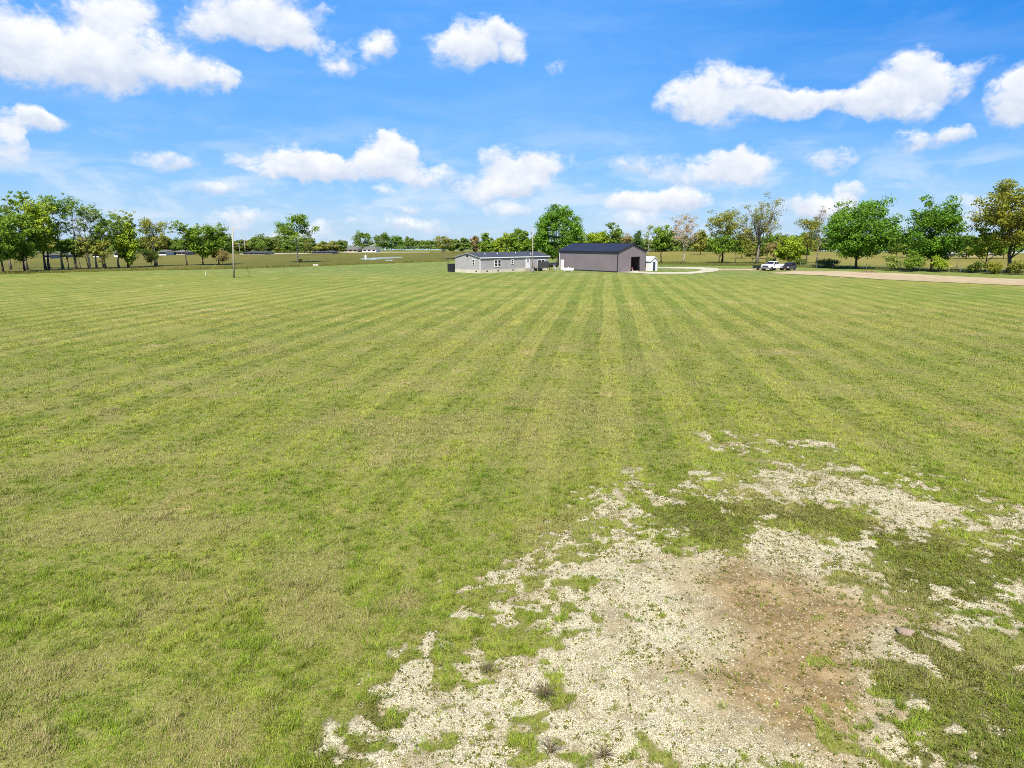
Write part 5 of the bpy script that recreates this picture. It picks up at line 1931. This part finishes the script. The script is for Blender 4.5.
CLOUDS = [  # x, y, half width, half height, weight (photograph pixels, turned into directions below)
    (5, 25, 42, 45, 1.2), (60, 58, 62, 32, 1.2), (105, 45, 52, 40, 1.1), (110, 8, 45, 20, 1.0), (150, 62, 50, 24, 1.1), (205, 75, 36, 17, 1.0),
    (235, 82, 12, 11, .8), (240, 20, 56, 25, 1.1), (272, 14, 46, 30, 1.1), (300, 40, 24, 10, .8), (200, 30, 28, 15, .8), (326, 10, 10, 6, .6),
    (350, 57, 42, 14, .62), (377, 48, 22, 12, .7), (328, 70, 24, 10, .6), (362, 12, 18, 8, .3),
    (458, 55, 28, 16, 1), (488, 40, 36, 23, 1.15), (506, 32, 17, 13, .9), (514, 56, 13, 11, .7), (560, 64, 12, 10, .6),
    (20, 120, 34, 14, 1), (52, 122, 28, 8, .8), (6, 146, 22, 20, 1), (30, 114, 14, 10, .8), (18, 176, 22, 5, .4), (70, 174, 14, 5, .3), (110, 188, 16, 5, .4),
    (165, 160, 27, 10, .7), (300, 166, 42, 15, 1), (345, 168, 62, 14, 1.1), (390, 155, 26, 17, 1.1), (400, 147, 16, 9, .8), (425, 176, 30, 10, .8),
    (232, 165, 20, 9, .7), (218, 189, 27, 7, .65), (270, 176, 30, 6, .5), (505, 165, 27, 14, 1), (545, 165, 22, 13, 1), (485, 187, 35, 14, 1.1),
    (522, 185, 26, 10, .8), (530, 172, 30, 10, .8), (406, 207, 14, 8, .75), (508, 209, 26, 8, .65), (386, 190, 12, 6, .55),
    (235, 221, 24, 10, .8), (330, 229, 24, 9, .6), (415, 229, 34, 10, .6), (395, 222, 14, 8, .5), (300, 238, 40, 8, .5), (560, 200, 20, 6, .4),
    (690, 100, 33, 21, 1.1), (715, 84, 30, 24, 1.1), (760, 88, 30, 19, 1), (780, 104, 38, 15, 1), (740, 108, 62, 17, 1), (800, 104, 26, 13, .8),
    (868, 96, 38, 20, 1), (838, 102, 26, 13, .8), (905, 80, 40, 33, 1.2), (920, 58, 24, 18, 1), (950, 80, 34, 17, 1), (985, 62, 16, 10, .6), (890, 110, 45, 11, .6),
    (910, 138, 16, 14, .9), (940, 138, 32, 11, .95), (958, 130, 16, 8, .7), (1018, 95, 24, 23, 1.1), (1022, 70, 14, 14, 1), (1040, 92, 30, 28, 1.1),
    (725, 161, 32, 15, 1), (747, 164, 28, 15, 1), (695, 176, 38, 11, .8), (642, 162, 44, 10, .45), (655, 203, 44, 12, 1), (628, 198, 24, 11, .8), (682, 200, 22, 11, .8),
    (830, 162, 24, 10, .8), (845, 188, 15, 9, .9), (826, 206, 24, 13, .8), (806, 206, 24, 11, .7), (976, 205, 10, 15, .7), (590, 187, 16, 5, .3), (640, 222, 40, 8, .55), (700, 228, 30, 9, .4),
]


def az_el(px, py):
    x, y, z = ray(px, py)
    return math.atan2(x, y), math.atan2(z, math.hypot(x, y))


acc = t.n('ShaderNodeCombineXYZ', {0: 0.0, 1: 0.0, 2: 0.0}).outputs[0]
for (cx, cy, rx_, ry_, wt) in CLOUDS:
    wt = wt * (1.3 if cy > 140 else 1.0)
    a, e = az_el(cx, cy)
    a2, _ = az_el(cx + rx_, cy)
    _, e2 = az_el(cx, cy - ry_)
    ia, ie = 1 / (1.36 * abs(a2 - a)), 1 / (1.36 * abs(e2 - e))
    uvn = t.v('MULTIPLY_ADD', acc, (1e-9, 1e-9, 1e-9), uv)      # keeps the evaluation one blob at a time
    d = t.v('MULTIPLY_ADD', uvn, (ia, ie, 0), (-a * ia, -e * ie, wt))
    wgt = t.m('SUBTRACT', 1.0 + wt * wt, t.v('DOT_PRODUCT', d, d), clamp=True)
    acc = t.v('MULTIPLY_ADD', d, wgt, acc)
accs = t.n('ShaderNodeSeparateXYZ', {0: acc})
accF, accS = accs.outputs[2], accs.outputs[1]
# scattered cumulus over the rest of the sky
flat = t.v('MULTIPLY', dirn, (1, 1, 2.4))
ng = t.noise(flat, 3.1, 4, 0.5).outputs[0]
out_f = t.ss(t.m('ABSOLUTE', azi), 0.80, 1.05)
hi_f = t.ss(ele, 0.46, 0.62)
gen_f = t.m('MULTIPLY', t.ss(ng, 0.54, 0.70), t.m('MAXIMUM', out_f, hi_f))
accF = t.m('ADD', accF, gen_f)
soft = t.ss(accF, 0.0, 0.5)
nd = t.noise(t.v('MULTIPLY', dirn, (1, 1, 1.35)), 22.0, 6, 0.62, 0.3).outputs[0]
nf3 = t.noise(t.v('MULTIPLY', dirn, (1, 1, 1.7)), 70.0, 5, 0.65, 0.6).outputs[0]
nsum = t.m('ADD', t.m('MULTIPLY', t.m('SUBTRACT', nd, 0.5), 2.6), t.m('MULTIPLY', t.m('SUBTRACT', nf3, 0.5), 1.1))
dens = t.m('MULTIPLY_ADD', nsum, soft, accF)
alpha = t.m('MULTIPLY', t.ss(dens, 0.14, 1.45), 0.98)
# lumps lit from the upper left
off = t.v('ADD', dirn, (-0.012, 0.0, 0.018))
nd2 = t.noise(t.v('MULTIPLY', off, (1, 1, 1.35)), 22.0, 6, 0.62, 0.3).outputs[0]
relief = t.m('SUBTRACT', nd, nd2)
low = t.m('DIVIDE', accS, t.m('MAXIMUM', accF, 0.05))
shade = t.m('ADD', t.m('MULTIPLY_ADD', relief, 1.3, 0.52), t.m('MULTIPLY', low, 1.0), clamp=True)
ccol = t.mix(shade, c4(3.3, 3.7, 4.5), c4(5.15, 5.2, 5.3))
# thin high veil
veil = t.noise(t.v('MULTIPLY', dirn, (1.0, 1.0, 5.0)), 5.0, 5, 0.6, 0.5).outputs[0]
va = t.m('MULTIPLY', t.ss(veil, 0.40, 0.80), 0.16)

nish = t.v('MULTIPLY', sky.outputs[0], (0.42, 0.62, 0.85))
body = t.mix(t.ss(ele, 0.0, 0.09), c4(2.7, 3.6, 4.7), c4(1.3, 2.8, 4.8))
body = t.mix(t.ss(ele, 0.06, 0.19), body, c4(0.70, 2.28, 5.0))
body = t.mix(t.ss(ele, 0.16, 0.36), body, c4(0.46, 2.0, 5.2))
body = t.mix(t.ss(ele, 0.36, 1.2), body, c4(0.30, 1.25, 3.8))
# bluest well away from the sun, to the right
deep = t.m('MULTIPLY', t.ss(azi, 0.0, 0.64), t.ss(ele, 0.05, 0.31))
body = t.mix(t.m('MULTIPLY', deep, 1.15), body, c4(0.0, 1.3, 4.4))
skyc = t.mix(0.8, nish, body)
skyc = t.mix(va, skyc, c4(3.2, 4.0, 5.0))
lown = t.noise(t.v('MULTIPLY', dirn, (1.0, 1.0, 3.2)), 9.0, 6, 0.6, 0.4).outputs[0]
lowa = t.m('MULTIPLY', t.m('MULTIPLY', t.ss(lown, 0.43, 0.68), t.ss(ele, 0.20, 0.03)), 0.62)
skyc = t.mix(lowa, skyc, c4(4.0, 4.45, 5.05))
skyf = t.mix(alpha, skyc, ccol)
bg = t.n('ShaderNodeBackground', {'Color': skyf, 'Strength': 0.1})
t.n('ShaderNodeOutputWorld', {'Surface': bg.outputs[0]})
W.cycles.sampling_method = 'MANUAL'
W.cycles.sample_map_resolution = 512

sl_ = bpy.data.lights.new("sun", 'SUN')
sl_.energy = 4.7
sl_.angle = R(0.53)
sl_.color = (1.0, 0.94, 0.84)
so = bpy.data.objects.new("sun", sl_)
COL.objects.link(so)
sdir = Vector((SUN_H.x * math.cos(SUN_EL), SUN_H.y * math.cos(SUN_EL), math.sin(SUN_EL)))
so.rotation_euler = sdir.to_track_quat('Z', 'Y').to_euler()
so.location = sdir * 60

SC.view_settings.view_transform = 'Standard'
SC.view_settings.look = 'None'
SC.view_settings.gamma = 1.0
SC.view_settings.exposure = 1.0
SC.render.film_transparent = False
SC.cycles.max_bounces = 5
SC.cycles.diffuse_bounces = 3
SC.cycles.glossy_bounces = 2
SC.cycles.transmission_bounces = 3
SC.cycles.caustics_reflective = False
SC.cycles.caustics_refractive = False
SC.cycles.use_denoising = False
SC.cycles.filter_width = 0.95
